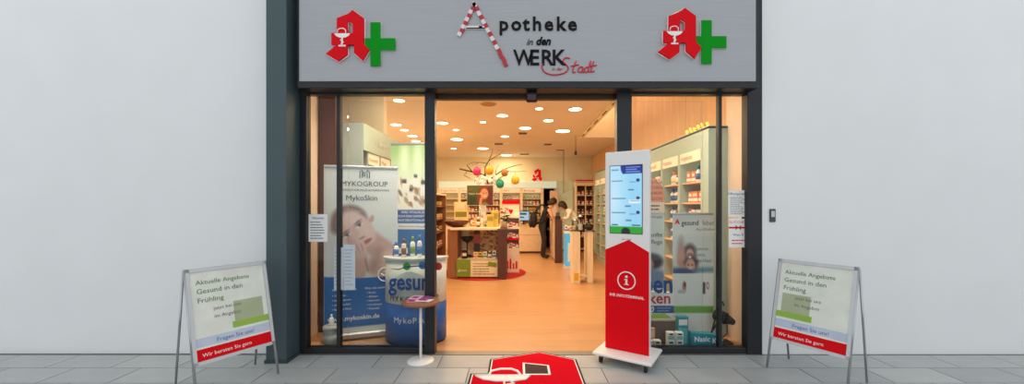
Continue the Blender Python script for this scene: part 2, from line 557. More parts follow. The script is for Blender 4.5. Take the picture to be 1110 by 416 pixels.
def chalice(fn, y, m, parent, r, name='chalice'):
    """white bowl with a snake: fn maps crop units to (x,z)"""
    b = MB()
    def pl(pts): b.prism_xz([fn(*p) for p in pts], y, y - .004)
    pl([(355, 143), (420, 143), (414, 153), (400, 160), (376, 160), (362, 153)])
    pl([(384, 160), (391, 160), (391, 186), (384, 186)])
    pl([(373, 190), (402, 190), (402, 196), (373, 196)])
    def tb(pts): b.tube([(fn(*p)[0], y - .002, fn(*p)[1]) for p in pts], r, 6)
    tb([(398, 194), (382, 186), (394, 178), (380, 170), (392, 162)])
    tb([(368, 141), (370, 128), (380, 123), (394, 123), (402, 130), (402, 141)])
    return b.build(name, m, parent)
LOGO_W = mat('logo_outline', (246, 240, 238), .4)
for dx, dy in ((0, 0), (357.3, -2.3)):
    def fn(u, v, dx=dx, dy=dy): return sp(270 + u / 3.78 + dx, v / 3.78 + dy)
    cen = (408, 150)
    b = MB()
    for poly in a_poly(): b.prism_xz([fn(*p) for p in poly], SY - .03, SY)
    lo = b.build('letter_logo', RED, sg)
    # white edging round the letter
    e = MB()
    pts = [fn(*p) for p in A_OUT]
    e.tube([(p[0], SY - .004, p[1]) for p in pts + pts[:1]], .0075, 4)
    pts = [fn(*p) for p in A_HOLE]
    e.tube([(p[0], SY - .016, p[1]) for p in pts + pts[:1]], .005, 4)
    e.build('edging', LOGO_W, lo)
    chalice(fn, SY - .031, LOGO_W, lo, .005)
    c = MB()
    cr = [(500, 95), (541, 95), (541, 160), (601, 160), (601, 208), (541, 208), (541, 272), (500, 272), (500, 208), (478, 208), (478, 160), (500, 160)]
    for q in ([(500, 95), (541, 95), (541, 272), (500, 272)], [(541, 160), (601, 160), (601, 208), (541, 208)], [(478, 160), (500, 160), (500, 208), (478, 208)]):
        c.prism_xz([fn(*p) for p in q], SY - .02, SY)
    co = c.build('cross', GREEN, sg)
    e = MB(); pts = [fn(*p) for p in cr]
    e.tube([(p[0], SY - .003, p[1]) for p in pts + pts[:1]], .006, 4)
    e.build('edging', mat('cross_edging', (214, 230, 216), .4), co)

def s2(u, v): return sp(470 + u / 3.78, v / 3.78)
# the big A is a folding rule in red and white
rule_r, rule_w = mat('rule_red', (186, 40, 52), .45), mat('rule_white', (232, 222, 222), .45)
def rule(p0, p1, n, wid, red_from=2.0, jag=0.0):
    a, b2 = Vector(s2(*p0)), Vector(s2(*p1))
    d = (b2 - a); L = d.length; d.normalize(); nn = Vector((-d.y, d.x))
    for k in range(n):
        t0, t1 = L * k / n, L * (k + 1) / n
        off = nn * (jag * (1 if k % 2 else -1))
        q = [a + d * t0 + nn * wid / 2 + off, a + d * t1 + nn * wid / 2 + off, a + d * t1 - nn * wid / 2 + off, a + d * t0 - nn * wid / 2 + off]
        m_ = rule_r if (k / n >= red_from or k % 2) else rule_w
        MB().prism_xz([(p.x, p.y) for p in q], SY - .018, SY - .002).build('rule_segment', m_, sg)
rule((172, 14), (104, 150), 9, .036, 2, .004)
rule((165, 14), (300, 272), 15, .036, .68, .003)
MB().box(*(s2(130, 0)[0], s2(215, 0)[0]), SY - .014, SY, s2(0, 121)[1], s2(0, 108)[1]).build('rule_crossbar', rule_w, sg)
MB().box(*(s2(134, 0)[0], s2(212, 0)[0]), SY - .016, SY - .013, s2(0, 120)[1], s2(0, 116)[1]).box(*(s2(186, 0)[0], s2(200, 0)[0]), SY - .016, SY - .013, s2(0, 120)[1], s2(0, 109)[1]).build('rule_marking', INK, sg)
for ch, u in zip('potheke', (268, 317, 366, 404, 453, 502, 549)):
    p = s2(u, 125)
    text('letter', ch, .185, (p[0], SY - .004, p[1]), INK, sg, .006, bold=.004)
p = s2(380, 184); text('letter', 'in', .085, (p[0], SY - .004, p[1]), INK, sg, .004, shear=.3, bold=0)
p = s2(418, 184); text('letter', 'den', .105, (p[0], SY - .004, p[1]), INK, sg, .004, shear=.3, bold=.004, xs=.9)
for ch, u in zip('WERK', (328, 391, 438, 483)):
    p = s2(u, 267)
    text('letter', ch, .21, (p[0], SY - .004, p[1]), INK, sg, .006, bold=.003, xs=.88 if ch == 'W' else .96)
STR = mat('script_red', (206, 34, 52), .4)
def stroke(pts, r=.0062):
    P = []
    n = len(pts)
    for i in range(n - 1):                      # catmull-rom
        p0, p1, p2, p3 = (Vector(pts[max(i - 1, 0)]), Vector(pts[i]), Vector(pts[i + 1]), Vector(pts[min(i + 2, n - 1)]))
        for k in range(5):
            t = k / 5
            P.append(.5 * ((2 * p1) + (p2 - p0) * t + (2 * p0 - 5 * p1 + 4 * p2 - p3) * t * t + (3 * p1 - p0 - 3 * p2 + p3) * t ** 3))
    P.append(Vector(pts[-1]))
    q = [s2(p.x, p.y) for p in P]
    return MB().tube([(x, SY - .007, z) for x, z in q], r, 6).build('script_stroke', STR, sg)
stroke([(558, 240), (540, 238), (530, 252), (545, 268), (552, 282), (538, 298), (510, 306), (480, 306), (455, 296), (443, 275), (450, 262)])
stroke([(584, 250), (574, 275), (570, 296), (582, 296)])
stroke([(562, 272), (595, 266)])
stroke([(612, 276), (598, 276), (592, 292), (604, 296), (613, 278), (610, 296), (620, 294)])
stroke([(634, 276), (622, 278), (618, 293), (630, 294), (644, 250), (634, 290), (642, 295)])
stroke([(656, 252), (648, 275), (646, 294), (658, 292)])
stroke([(640, 272), (668, 268)])
p = s2(484, 289); text('letter', 'in der', .042, (p[0], SY - .004, p[1]), STR, sg, .002, shear=.35)

# ================================================================== CEILING LAMPS
LAMP = emit_mat('lamp_glow', (1.0, 0.83, 0.58, 1), 9.0)
RIM = mat('lamp_rim', (236, 224, 206), .4)
def downlight(x, y, r, label, power, z=CZ):
    t = thing('ceiling_lamp', label, 'lamp', (x, y, z), 0, 'round recessed ceiling lamps')
    MB().lathe([(r + .02, -.012), (r + .022, -.004), (r + .022, 0.0)], n=20).build('rim', RIM, t)
    MB().lathe([(r * .7, -.017), (r, -.0125), (r, -.005)], n=20).build('diffuser', LAMP, t)
    l = bpy.data.lights.new('lamp_light', 'AREA'); l.shape = 'DISK'; l.size = 2 * r; l.energy = power; l.color = WARM
    l.spread = PI
    lo = bpy.data.objects.new('lamp_light', l); link(lo, t); lo.location = (0, 0, -.03)
    return t
def cpos(px, py, z=CZ):
    D = (z - H) * F / (CY - py); return ((px - CX) * D / F, D + Y0)
lamps = [  # px, py, radius, where
    (479.8, 132.9, .125, 'large round ceiling lamp beside the entrance post, above the counter'),
    (544.6, 124.7, .115, 'round ceiling lamp second nearest, above the middle of the entrance'),
    (584.3, 117.2, .075, 'small round ceiling lamp nearest the door sensor'),
    (623.5, 117.8, .125, 'large round ceiling lamp nearest the ceiling edge track'),
    (594.4, 130.2, .11, 'round ceiling lamp between the two large ones near the edge track'),
    (569.2, 138.4, .14, 'large round ceiling lamp in the middle, beside a dark ceiling vent'),
    (610.0, 141.6, .18, 'wide round ceiling lamp below the edge track, before the pendant rod'),
    (495.2, 150.6, .17, 'wide round ceiling lamp above the branch with hanging eggs'),
    (547.3, 147.4, .11, 'round ceiling lamp between branch tip and middle vent'),
    (523.5, 160.6, .18, 'wide round ceiling lamp just above the branch top'),
    (523.5, 131.8, .07, 'small ceiling spot left of the middle lamps'),
    (494.4, 140.3, .075, 'small ceiling spot above the wide lamp over the branch'),
    (549.0, 167.8, .2, 'farthest wide ceiling lamp close to the back wall'),
    (491.7, 160.6, .09, 'small far ceiling spot over the yellow back wall'),
    (432.5, 108.3, .1, 'ceiling lamp seen highest through the banner window'),
    (429.4, 134.7, .12, 'second ceiling lamp seen through the banner window'),
    (438.5, 140.5, .1, 'third ceiling lamp seen through the banner window'),
    (447.2, 147.0, .13, 'fourth ceiling lamp seen through the banner window'),
    (451.0, 152.5, .13, 'fifth and lowest ceiling lamp seen through the banner window'),
]
for px, py, r, lb in lamps:
    x, y = cpos(px, py); downlight(x, y, r * .87, lb, LAMP_W * (.6 if r < .1 else 1.0))
for x, y, lb in ((-1.3, .85, 'added unseen ceiling lamp above the blue promotional counter'), (-.1, .9, 'added unseen ceiling lamp just inside the open entrance'),
                 (1.2, .8, 'added unseen ceiling lamp above the window display beside the kiosk')):
    downlight(x, y, .12, lb, LAMP_W)  # unseen lamps added near the front to light the window displays
# unseen lamps added in the slot to brighten shelving and wood wall
for k in range(5):
    downlight(2.05, .7 + k * 1.15, .08, 'added unseen lamp in the raised slot above the green wall shelving', LAMP_W * .4, 4.2)
SPOTC = (1.0, .86, .68)
for k, (x, tx_, ty_, tz_) in enumerate(((-1.75, -1.75, .45, 1.2), (-1.35, -1.25, .6, 1.0), (-1.0, -1.15, .35, .7), (1.3, 1.4, .5, 1.0), (1.65, 1.75, .4, .9), (1.45, 2.3, .5, 1.2))):  # unseen spots added behind the header to brighten the banner fronts
    t = thing('added_window_spot', 'added unseen small white display spot above the ' + ('banner' if k < 3 else 'kiosk side') + ' window, ' + ('nearest the pillar', 'in the middle', 'nearest the entrance', 'nearest the entrance', 'in the middle', 'nearest the white wall')[k], 'spotlight', (x, .24, CZ), 0, 'added display spots behind the shop front')
    MB().tube([(0, 0, 0), (0, 0, -.14)], .012, 8).build('stem', WHITEG, t)
    d_ = (Vector((tx_, ty_, tz_)) - Vector((x, .24, CZ - .2))).normalized()
    q = d_.to_track_quat('-Z', 'Y').to_euler()
    MB().lathe([(.05, -.06), (.052, 0), (.04, .07), (.02, .075)], n=14).build('spot_head', WHITEG, t, loc=(0, 0, -.2), rot=tuple(q))
    l = bpy.data.lights.new('added_spot_light', 'AREA'); l.shape = 'DISK'; l.size = .08; l.energy = 6.0 if k < 3 else 3.5; l.color = SPOTC; l.spread = 2.0
    lo = bpy.data.objects.new('added_spot_light', l); link(lo, t); lo.location = Vector((0, 0, -.2)) + d_ * .066; lo.rotation_euler = q
VENT = mat('vent_dark', (96, 76, 54), .6)
for px, py, wv, lb in ((542, 155.6, .26, 'dark slotted ceiling vent over the branch tips'), (595, 156, .24, 'dark slotted ceiling vent near the pendant rod'),
                       (568, 144, .22, 'dark ceiling vent next to the large middle lamp'), (570, 166.7, .34, 'dark ceiling vent closest to the back wall')):
    x, y = cpos(px, py)
    t = thing('ceiling_vent', lb, 'vent', (x, y, CZ), 0, 'ceiling vents')
    MB().box(-wv, wv * .9, -.12, .12, -.008, 0).build('frame', RIM, t)
    for k in range(4): MB().box(-wv * .55, wv * .3, -.09 + k * .05, -.06 + k * .05, -.02, -.008).build('slat', VENT, t)
x, y = cpos(529.3, 112.5)
t = thing('ceiling_speaker', 'unlit round tan loudspeaker in the ceiling near the entrance', 'speaker', (x, y, CZ))
MB().lathe([(.12, -.012), (.14, -.006), (.14, 0)], n=20).build('rim', mat('speaker_rim', (216, 180, 140), .6), t)
MB().lathe([(.11, -.016), (.115, -.012)], n=20).build('grille', mat('speaker_grille', (186, 148, 110), .7), t)
# pendant spot and hanging rod
p = at(624, 168, 9.2)
t = thing('pendant_spot', 'small black spotlight hanging on a thin rod from the ceiling edge', 'spotlight', (p.x, p.y, CZ))
MB().tube([(0, 0, 0), (0, 0, -.36)], .006, 6).build('rod', RUBBER, t)
MB().lathe([(.03, -.46), (.035, -.40), (.012, -.35)], n=10).build('spot_head', RUBBER, t)
p = at(611, 200, 11.6)
t = thing('hanging_rail', 'thin dark rod hanging from the ceiling with a cross bar near the doorway', 'rail', (p.x, p.y, CZ))
MB().tube([(0, 0, 0), (0, 0, -1.3)], .009, 6).build('rod', VENT, t)
MB().tube([(-.22, 0, -.01), (0.02, 0, -.01)], .012, 6).build('ceiling_bracket', VENT, t)
MB().tube([(0, 0, -1.29), (.3, 0, -1.16)], .009, 6).build('cross_bar', STEEL, t)

# ================================================================== PRODUCTS (prototypes)
def carton(wd, dp, h, body, band, band2=None):
    b = MB().box(-wd / 2, wd / 2, -dp / 2, dp / 2, 0, h, 0, bev=.002)
    b.box(-wd / 2 - .0008, wd / 2 + .0008, -dp / 2 - .0008, dp / 2 + .0008, h * .12, h * .38, 1)
    b.box(-wd * .32, wd * .32, -dp / 2 - .0012, -dp / 2, h * .55, h * .8, 2)
    return b.mesh('product_carton', [body, band, band2 or band])
def bottle(r, h, body, capm, lab):
    b = MB().lathe([(r * .9, 0), (r, .006), (r, h * .62), (r * .45, h * .74), (r * .42, h * .78)], n=10)
    b.lathe([(r * .5, h * .77), (r * .5, h)], n=10, mi=1)
    b.lathe([(r * 1.015, h * .15), (r * 1.015, h * .52)], n=10, mi=2)
    return b.mesh('product_bottle', [body, capm, lab])
def cm(n, *c): return mat('pack_' + n, c, .45, 0, .02)
pw, pc, pr, po, pb, pg, py_, pk, pn = (cm('white', 240, 238, 232), cm('cream', 236, 216, 180), cm('red', 190, 44, 40), cm('orange', 224, 128, 52), cm('blue', 60, 110, 170),
    cm('green', 110, 150, 60), cm('yellow', 232, 196, 70), cm('pink', 224, 150, 150), cm('brown', 110, 66, 40))
CART = [('white carton with red band', carton(.075, .05, .13, pw, pr)), ('cream carton with orange band', carton(.09, .06, .12, pc, po)),
        ('white carton with blue band', carton(.07, .05, .15, pw, pb)), ('orange carton with white band', carton(.085, .06, .11, po, pw)),
        ('red carton with white band', carton(.08, .05, .14, pr, pw)), ('pale carton with green band', carton(.08, .05, .13, pw, pg)),
        ('pink carton with white band', carton(.08, .05, .12, pk, pw)), ('yellow carton with brown band', carton(.085, .055, .12, py_, pn))]
BOTT = [('white bottle with orange cap', bottle(.032, .15, pw, po, pc)), ('brown bottle with white cap', bottle(.034, .15, pn, pw, pw)),
        ('cream bottle with red cap', bottle(.03, .14, pc, pr, pw)), ('pale bottle with blue cap', bottle(.03, .16, pw, pb, pb))]
KINDS = CART + BOTT
def product(k, loc, rotz, where, group):
    lb, me = KINDS[k]
    nm = 'product_carton' if k < len(CART) else 'product_bottle'
    o = bpy.data.objects.new(nm, me); link(o)
    o.location = (loc[0], loc[1], loc[2] + .0012); o.rotation_euler = (0, 0, rotz)
    return tag(o, lb + ' ' + where, 'carton' if k < len(CART) else 'bottle', group)

# ================================================================== RIGHT WALL SHELVING (pale green)
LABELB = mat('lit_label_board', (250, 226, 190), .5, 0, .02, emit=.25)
us = thing('wall_shelving', 'tall pale green wall shelving with label boards behind the kiosk', 'shelving', (0, 0, 0))
x0, x1 = 2.2, 2.6
ya, nb, pitch = .55, 10, .62
yb = ya + .16 + nb * pitch
MB().box(x0, x1, ya, ya + .03, 0, 2.4).build('end_panel', GREENC, us)
MB().box(x0, x0 + .03, ya + .03, yb, 2.17, 2.4).build('cornice', GREENC, us)
MB().box(x0, x1, ya, yb, 2.37, 2.39).build('top_board', GREENC, us)
MB().box(x1 - .02, x1, ya + .03, yb, 0, 2.37).build('back_panel', mat('shelf_back_wood', (230, 184, 136), .5, 0, .05), us)
MB().box(x0 + .02, x1 - .02, ya + .03, yb, 0, .1).build('plinth', GREENC, us)
MB().box(x0, x1 - .02, ya + .03, ya + .19, .1, 2.17).build('upright', GREENC, us)
div_me = MB().box(x0, x1 - .02, -.03, .03, .1, 2.17).mesh('divider', GREENC)
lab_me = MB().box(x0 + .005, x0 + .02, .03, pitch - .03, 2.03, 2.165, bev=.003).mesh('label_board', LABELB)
SHWOOD = mat('shelf_wood', (232, 188, 140), .5, 0, .05)
MB().box(x0 + .05, x0 + .075, ya + .2, yb, 2.15, 2.165).build('added_led_strip', emit_mat('added_led_warm', (1, .8, .52, 1), 7.0), us)  # unseen glowing strip added under the cornice to brighten the shelves
sh_me = MB().box(x0 + .03, x1 - .02, .03, pitch - .03, 0, .02).mesh('shelf', SHWOOD)
ROWN = ['top', 'second', 'third', 'fourth', 'fifth', 'sixth', 'seventh']
SHZ = [.12, .42, .72, .98, 1.24, 1.5, 1.76]
words_ = ['Angebote', 'Vitamine', 'Kosmetik', 'Naturheil', 'Erkältung', 'Allergie', 'Magen', 'Schmerz', 'Haut', 'Baby']
for k in range(nb):
    y = ya + .19 + k * pitch
    o = bpy.data.objects.new('divider', div_me); link(o, us); o.location = (0, y + pitch, 0)
    o = bpy.data.objects.new('label_board', lab_me); link(o, us); o.location = (0, y, 0)
    text('label_text', words_[k], .085, (x0 + .003, y + pitch - .06, 2.07), mat('label_ink', (150, 96, 70), .5), o if False else us, rot=(PI / 2, 0, -PI / 2))
    for z in SHZ:
        o = bpy.data.objects.new('shelf', sh_me); link(o, us); o.location = (0, y, z)
        if z < .9: continue
        if k > 3 and k < 8 and z < 1.2: continue
        yy = y + .07
        kk = rnd.randrange(len(KINDS))
        while yy < y + pitch - .07:
            if rnd.random() < .35: kk = rnd.randrange(len(KINDS))
            o = product(kk, (x0 + .10 + rnd.random() * .03, yy, z + .02), -PI / 2 + rnd.uniform(-.1, .1), ROWN[SHZ[::-1].index(z)] + ' row below the ' + words_[k] + ' board, green wall shelving', 'products on the green wall shelving')
            o.scale = (1.05, 1.2, 1.3); yy += .1
# glowing orange light chain lying on top
t = thing('light_chain', 'glowing orange light chain lying on top of the green shelving', 'light chain', (0, 0, 2.4))
pts = [(2.22 + .03 * math.sin(k * 2.1), 0.62 + k * .034, .02 + .01 * math.sin(k * 1.3)) for k in range(16)]
MB().tube(pts, .005, 5).build('wire', mat('chain_wire', (170, 110, 30), .5), t)
GLOWO = emit_mat('amber_bulb', (1.0, .5, .06, 1), 2.2)
bme = MB().ball((0, 0, 0), .014, n=8, m=6).mesh('bulb', GLOWO)
for pnt in pts:
    for dz in (0, .025):
        o = bpy.data.objects.new('bulb', bme); link(o, t); o.location = (pnt[0], pnt[1] + dz * .6, pnt[2] + dz)

# display window side panels
struct('wall_reveal_right', MB().box(2.42, 2.46, .07, .58, 0, 4.2), BEIGE)
struct('wall_reveal_left', MB().box(-2.36, -2.32, .121, .62, 0, 3.15), BEIGE)
struct('trim_5', MB().box(-2.32, -2.12, .64, .68, 0, CZ), BROWN)
struct('wall_bulkhead', MB().box(-3.4, -1.84, 1.48, 1.6, 2.48, CZ).box(-3.4, -2.24, 1.48, 1.6, 0, 2.48), CREAM)

# ================================================================== LEFT SHELVING (grey green, by the banner)
ls = thing('wall_shelving', 'grey green shelf unit behind the portrait roll-up banner', 'shelving', (0, 0, 0))
lx0, lx1, ly0, ly1 = -2.22, -1.84, .72, 2.2
MB().box(-2.12, lx1, ly0, ly0 + .04, 0, 2.47).build('end_panel', GREYC, ls)
MB().box(lx1 - .05, lx1 + .01, ly0 + .04, ly1, 2.15, 2.47).build('cornice', GREENC, ls)
text('cornice_text', 'chungen', .14, (lx1 + .012, ly0 + .42, 2.26), mat('cornice_letters', (206, 218, 204), .5), ls, .002, rot=(PI / 2, 0, PI / 2))
MB().box(lx0, lx0 + .02, ly0 + .12, ly1, 0, 2.42).build('back_panel', SHELFW, ls)
MB().box(lx0, lx1, ly0 + .1, ly1, 2.42, 2.445).build('top_board', GREYC, ls)
for k, y in enumerate((.92, 1.36, 1.8)):
    MB().box(lx0 + .02, lx1 - .01, y - .02, y + .02, 0, 2.15).build('divider', GREYC, ls)
    if k < 3:
        ye = (1.36, 1.8, 2.18)[k]
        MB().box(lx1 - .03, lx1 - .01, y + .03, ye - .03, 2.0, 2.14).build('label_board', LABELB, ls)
        text('label_text', ('Kosmetik', 'Pflege', 'Sonne')[k], .075, (lx1 - .008, y + .05, 2.04), mat('label_ink', (150, 96, 70), .5), ls, rot=(PI / 2, 0, PI / 2))
        for z in (.4, .72, 1.0, 1.28, 1.56, 1.8):
            MB().box(lx0 + .02, lx1 - .02, y + .02, ye - .02, z - .02, z).build('shelf', SHELFW, ls)
            if z > .9:
                yy = y + .08
                while yy < ye - .07:
                    product(rnd.choice((0, 3, 4, 6, 8, 10)), (lx1 - .09, yy, z), PI / 2, ROWN[(1.8, 1.56, 1.28, 1.0).index(z)] + ' row below the ' + ('Kosmetik', 'Pflege', 'Sonne')[k] + ' board by the portrait banner', 'products on the grey green shelf')
                    yy += .115

# far left shelf unit seen past the entrance post
fs = thing('stock_shelf', 'low dark framed stock shelf beyond the promotional counter, full of red packs', 'shelf', (0, 0, 0))
MB().box(-2.25, -1.80, 3.7, 3.74, 0, 1.72).build('end_panel', MIDWOOD, fs)
MB().box(-2.25, -1.80, 5.9, 5.94, 0, 1.72).build('end_panel', MIDWOOD, fs)
MB().box(-2.27, -2.25, 3.7, 5.94, 0, 1.72).build('back_panel', SHELFW, fs)
MB().box(-2.25, -1.79, 3.7, 5.94, 1.72, 1.76).build('top_board', SHELFW, fs)
for z in (.1, .5, .85, 1.15, 1.45):
    MB().box(-2.25, -1.82, 3.74, 5.9, z - .02, z).build('shelf', BROWN, fs)
    if z > .4:
        for k in range(13):
            product(rnd.choice((4, 4, 7, 1, 9)), (-1.9, 3.85 + k * .16, z), PI / 2, 'in the ' + ROWN[(1.45, 1.15, .85, .5).index(z)] + ' row of the low dark framed stock shelf', 'products on the stock shelf')

# ================================================================== BACK WALL SHELVING
bs = thing('back_shelving', 'cream back wall shelving with pale lit frieze behind the service counter', 'shelving', (0, 0, 0))
by0, by1 = 9.1, 9.53
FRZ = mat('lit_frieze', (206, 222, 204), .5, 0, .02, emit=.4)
XB = [-2.9, -2.2, -1.5, -.8, -.1, .2, .9]
BW = ('Magen Darm', 'Schmerzen', 'Erkältung', 'Herz', 'Beratung')
XB = [-2.62, -1.92, -1.22, -.52, .16, .86]
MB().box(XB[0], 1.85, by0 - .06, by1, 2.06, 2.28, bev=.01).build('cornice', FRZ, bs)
MB().box(XB[0], .92, by1 - .02, by1, 0, 2.06).build('back_panel', SHELFW, bs)
MB().box(XB[0], .92, by0, by1 - .02, 0, .75).build('drawer_block', SHELFW, bs)
for i, x in enumerate(XB):
    MB().box(x - .045, x + .045, by0 - .03, by1, 0, 2.06).build('post', mat('post_cream', (246, 232, 200), .5), bs)
    if i == len(XB) - 1: break
    xe = XB[i + 1]
    MB().box(x + .05, xe - .05, by0 - .01, by0 + .02, 1.9, 2.05).build('label_board', LABELB, bs)
    text('label_text', BW[i], .1, (x + .08, by0 - .013, 1.94), mat('label_ink', (150, 96, 70), .5), bs)
    for z in (.76, 1.05, 1.27, 1.49, 1.7):
        MB().box(x + .045, xe - .045, by0 + .01, by1 - .02, z - .02, z).build('shelf', SHELFW, bs)
        if i == 0: continue
        xx = x + .1
        kk = rnd.randrange(len(KINDS))
        while xx < xe - .08:
            if rnd.random() < .4: kk = rnd.randrange(len(KINDS))
            product(kk, (xx, by0 + .1, z), rnd.uniform(-.1, .1), ROWN[(1.7, 1.49, 1.27, 1.05, .76).index(z)] + ' row below the ' + BW[i] + ' board, back wall shelving', 'products on the back wall shelving')
            xx += .112
# small red A sign above the frieze
t = thing('wall_logo', 'small red A emblem with white edge on the back wall', 'sign', (at(582, 196, 13.2).x, 9.34, 2.29))
def fnl(u, v): return ((u - 408) / 205 * .44, (255 - v) / 205 * .44)
b = MB()
for poly in a_poly(): b.prism_xz([fnl(*p) for p in poly], -.02, .02)
b.build('letter', RED, t)
e = MB(); pts = [fnl(*p) for p in A_OUT]; e.tube([(p[0], -.01, p[1]) for p in pts + pts[:1]], .012, 4); e.build('edging', LOGO_W, t)
chalice(fnl, -.021, LOGO_W, t, .006)
# glass partition and cabinet right of the doorway
t = thing('glass_partition', 'pale green frosted glass partition between doorway and glass cabinet', 'partition', (1.33, 8.7, 0))
MB().box(0, .5, 0, .02, .05, 2.28).build('panel', mat('frosted_green', (206, 228, 214), .25), t)
MB().box(-.02, 0.0, -.01, .03, 0, 2.3).build('post', STEEL, t)
MB().box(.5, .52, -.01, .03, 0, 2.3).build('post', STEEL, t)
cb_ = thing('glass_cabinet', 'cream glass fronted cabinet in the back corner with red boxes on top', 'cabinet', (1.88, 8.3, 0))
MB().box(0, .03, 0, .4, 0, 2.1).build('side_panel', SHELFW, cb_)
MB().box(.57, .6, 0, .4, 0, 2.1).build('side_panel', SHELFW, cb_)
MB().box(.03, .57, .38, .4, 0, 2.1).build('back_panel', mat('cabinet_dark', (96, 70, 44), .6), cb_)
MB().box(-.02, .62, -.02, .4, 2.1, 2.2).build('cornice', SHELFW, cb_)
MB().box(.285, .315, 0, .03, .1, 2.1).build('middle_post', SHELFW, cb_)
for z in (.1, .5, .9, 1.2, 1.5, 1.8):
    MB().box(.03, .57, .02, .38, z - .02, z).build('shelf', SHELFW, cb_)
    for k in range(4):
        if z > .4: product(rnd.choice((9, 9, 4, 5, 3)), (1.88 + .1 + k * .13, 8.42, z), 0, 'in the ' + ROWN[(1.8, 1.5, 1.2, .9, .5).index(z)] + ' row of the glass fronted corner cabinet', 'products in the corner cabinet')
for k, (dx, m_) in enumerate(((.14, pr), (.42, pr))):
    t = MB().box(-.13, .13, -.1, .1, 0, .09, 0, bev=.004).box(-.131, .131, -.101, .101, .02, .035, 1).build('red_box', [m_, pw], None, loc=(1.88 + dx, 8.45, 2.2))
    tag(t, 'flat red box lying on the glass cabinet, ' + ('beside the partition' if k == 0 else 'beside the wood wall'), 'box')
# things in the dark back room
for k in range(3):
    t = thing('storage_shelf', 'dark storage shelf inside the back room doorway', 'shelf', (.56 + k * .45, 10.6, 0)) if k == 1 else None
    if t:
        for z in (.5, 1.0, 1.5, 1.95): MB().box(0, .45, 0, .35, z, z + .03).build('shelf_board', BROWN, t)
        for xx in (0, .43): MB().box(xx, xx + .02, 0, .35, 0, 2.1).build('side_panel', BROWN, t)
        for z in (.53, 1.03, 1.53): product(rnd.randrange(8), (1.2, 10.7, z), 0, 'on the dark back room shelf', 'cartons in the back room')

# ================================================================== RED ROUND CARPET AND CENTRAL DISPLAY TABLE
t = MB().lathe([(.92, 0), (.925, .004), (.91, .01)], n=48, sx=1, sy=1).build('round_rug', mat('red_rug', (176, 26, 26), .95, 0, .1, 60), None, loc=(-.72, 4.62, .001))
tag(t, 'round red rug under the central display table', 'rug')
dt = thing('display_table', 'display table with dark wood end panels and white top on the red rug', 'table', (-1.4, 3.95, 0.011))
TOP = 1.02
MB().box(0, .2, -.02, .6, 0, TOP - .04, bev=.004).build('end_panel', MIDWOOD, dt)
MB().box(1.02, 1.2, -.14, .6, 0, TOP - .02, bev=.004).build('end_panel', DKWOOD, dt)
MB().box(.06, 1.06, -.08, .64, TOP - .05, TOP, bev=.006).build('top', mat('table_top', (240, 226, 196), .35), dt)
MB().box(.2, 1.02, .5, .53, 0, TOP - .05).build('back_panel', SHELFW, dt)
MB().box(.2, 1.02, .02, .5, .36, .39).build('shelf', SHELFW, dt)
MB().box(.2, 1.02, -.05, -.03, .03, .36).build('front_panel', mat('panel_cream', (240, 226, 190), .5), dt)
MB().box(.19, .47, -.058, -.05, .03, .38).build('green_square', mat('olive_green', (124, 150, 40), .5), dt)
text('lettering', 'gluten', .07, (.22, -.06, .14), PWHITE, dt)
lines('small_print', dt, .52, .98, .06, .32, 5, -.052, mat('print_olive', (150, 140, 100), .5), seed=4)
MB().prism_xz([(.82, .25), (.99, .22), (1.0, .31), (.83, .34)], -.055, -.05).build('green_patch', mat('olive_green', (124, 150, 40), .5), dt)
# figure print between the end panels
def fig(U, V):
    p = Paint(U, V, (214, 176, 130))
    r = np.random.RandomState(5)
    for k in range(150):
        x, y = r.rand(2)
        c = [(236, 214, 170), (150, 100, 60), (190, 60, 50), (96, 80, 70), (228, 190, 150), (120, 130, 60)][r.randint(6)]
        p.ell(x, y, .035, .03, c, soft=.4)
    p.ell(.42, .16, .09, .1, (90, 60, 48)); p.ell(.42, .4, .13, .2, (206, 120, 100)); p.rect(.34, .5, .55, .98, (80, 74, 84))
    p.rect(.02, .2, 0, 1, (240, 226, 200))
    return p.c
picture('picture_panel', dt, .21, 1.01, .39, TOP - .05, .49, 50, 40, fig)

# things inside / on the table   (positions in the table frame turned to world)
def dtw(x, y, z): return (-1.4 + x, 3.95 + y, z + .011)
b = MB().lathe([(.05, 0), (.1, .01), (.12, .02), (.012, .06), (.012, .28), (.03, .3)], n=16).lathe([(.03, .3), (.1, .35), (.14, .42), (.13, .42), (.08, .36), (.02, .32)], n=16)
tag(b.build('pedestal_bowl', RUBBER, None, loc=dtw(.37, .22, .392)), 'black pedestal bowl inside the display table', 'bowl')
tag(MB().box(-.055, .055, -.04, .04, 0, .16, 0, bev=.004).box(-.04, .04, -.042, -.04, .05, .11, 1).build('black_carton', [RUBBER, pc], None, loc=dtw(.34, .045, .392)), 'black carton in front of the pedestal bowl', 'carton')
for k in range(5):
    product((1, 7, 5, 9, 2)[k], dtw(.56 + k * .095, .12, .39), 0, 'on the shelf inside the display table', 'products inside the display table')
# dark wooden bowl on the corner
b = MB().lathe([(.08, 0), (.12, .006), (.22, .06), (.27, .13), (.26, .13), (.2, .07), (.06, .02)], n=24)
tag(b.build('wooden_bowl', mat('bowl_wood', (92, 40, 26), .35), None, loc=dtw(.15, .2, TOP)), 'wide dark wooden bowl on the corner of the display table', 'bowl')
# tall cream box with olive band
b = MB().box(-.15, .15, -.06, .06, 0, .52, 0, bev=.004).box(-.12, .12, -.063, -.06, .2, .31, 1).box(-.1, .1, -.063, -.06, .38, .48, 2).box(-.06, .06, -.068, -.06, .02, .08, 3)
tag(b.build('display_box', [mat('box_cream', (242, 220, 150), .5), mat('box_olive', (150, 140, 50), .5), mat('box_pale', (236, 228, 190), .5), pr], None, loc=dtw(.2, .56, TOP)), 'tall cream box with olive band behind the wooden bowl', 'box')
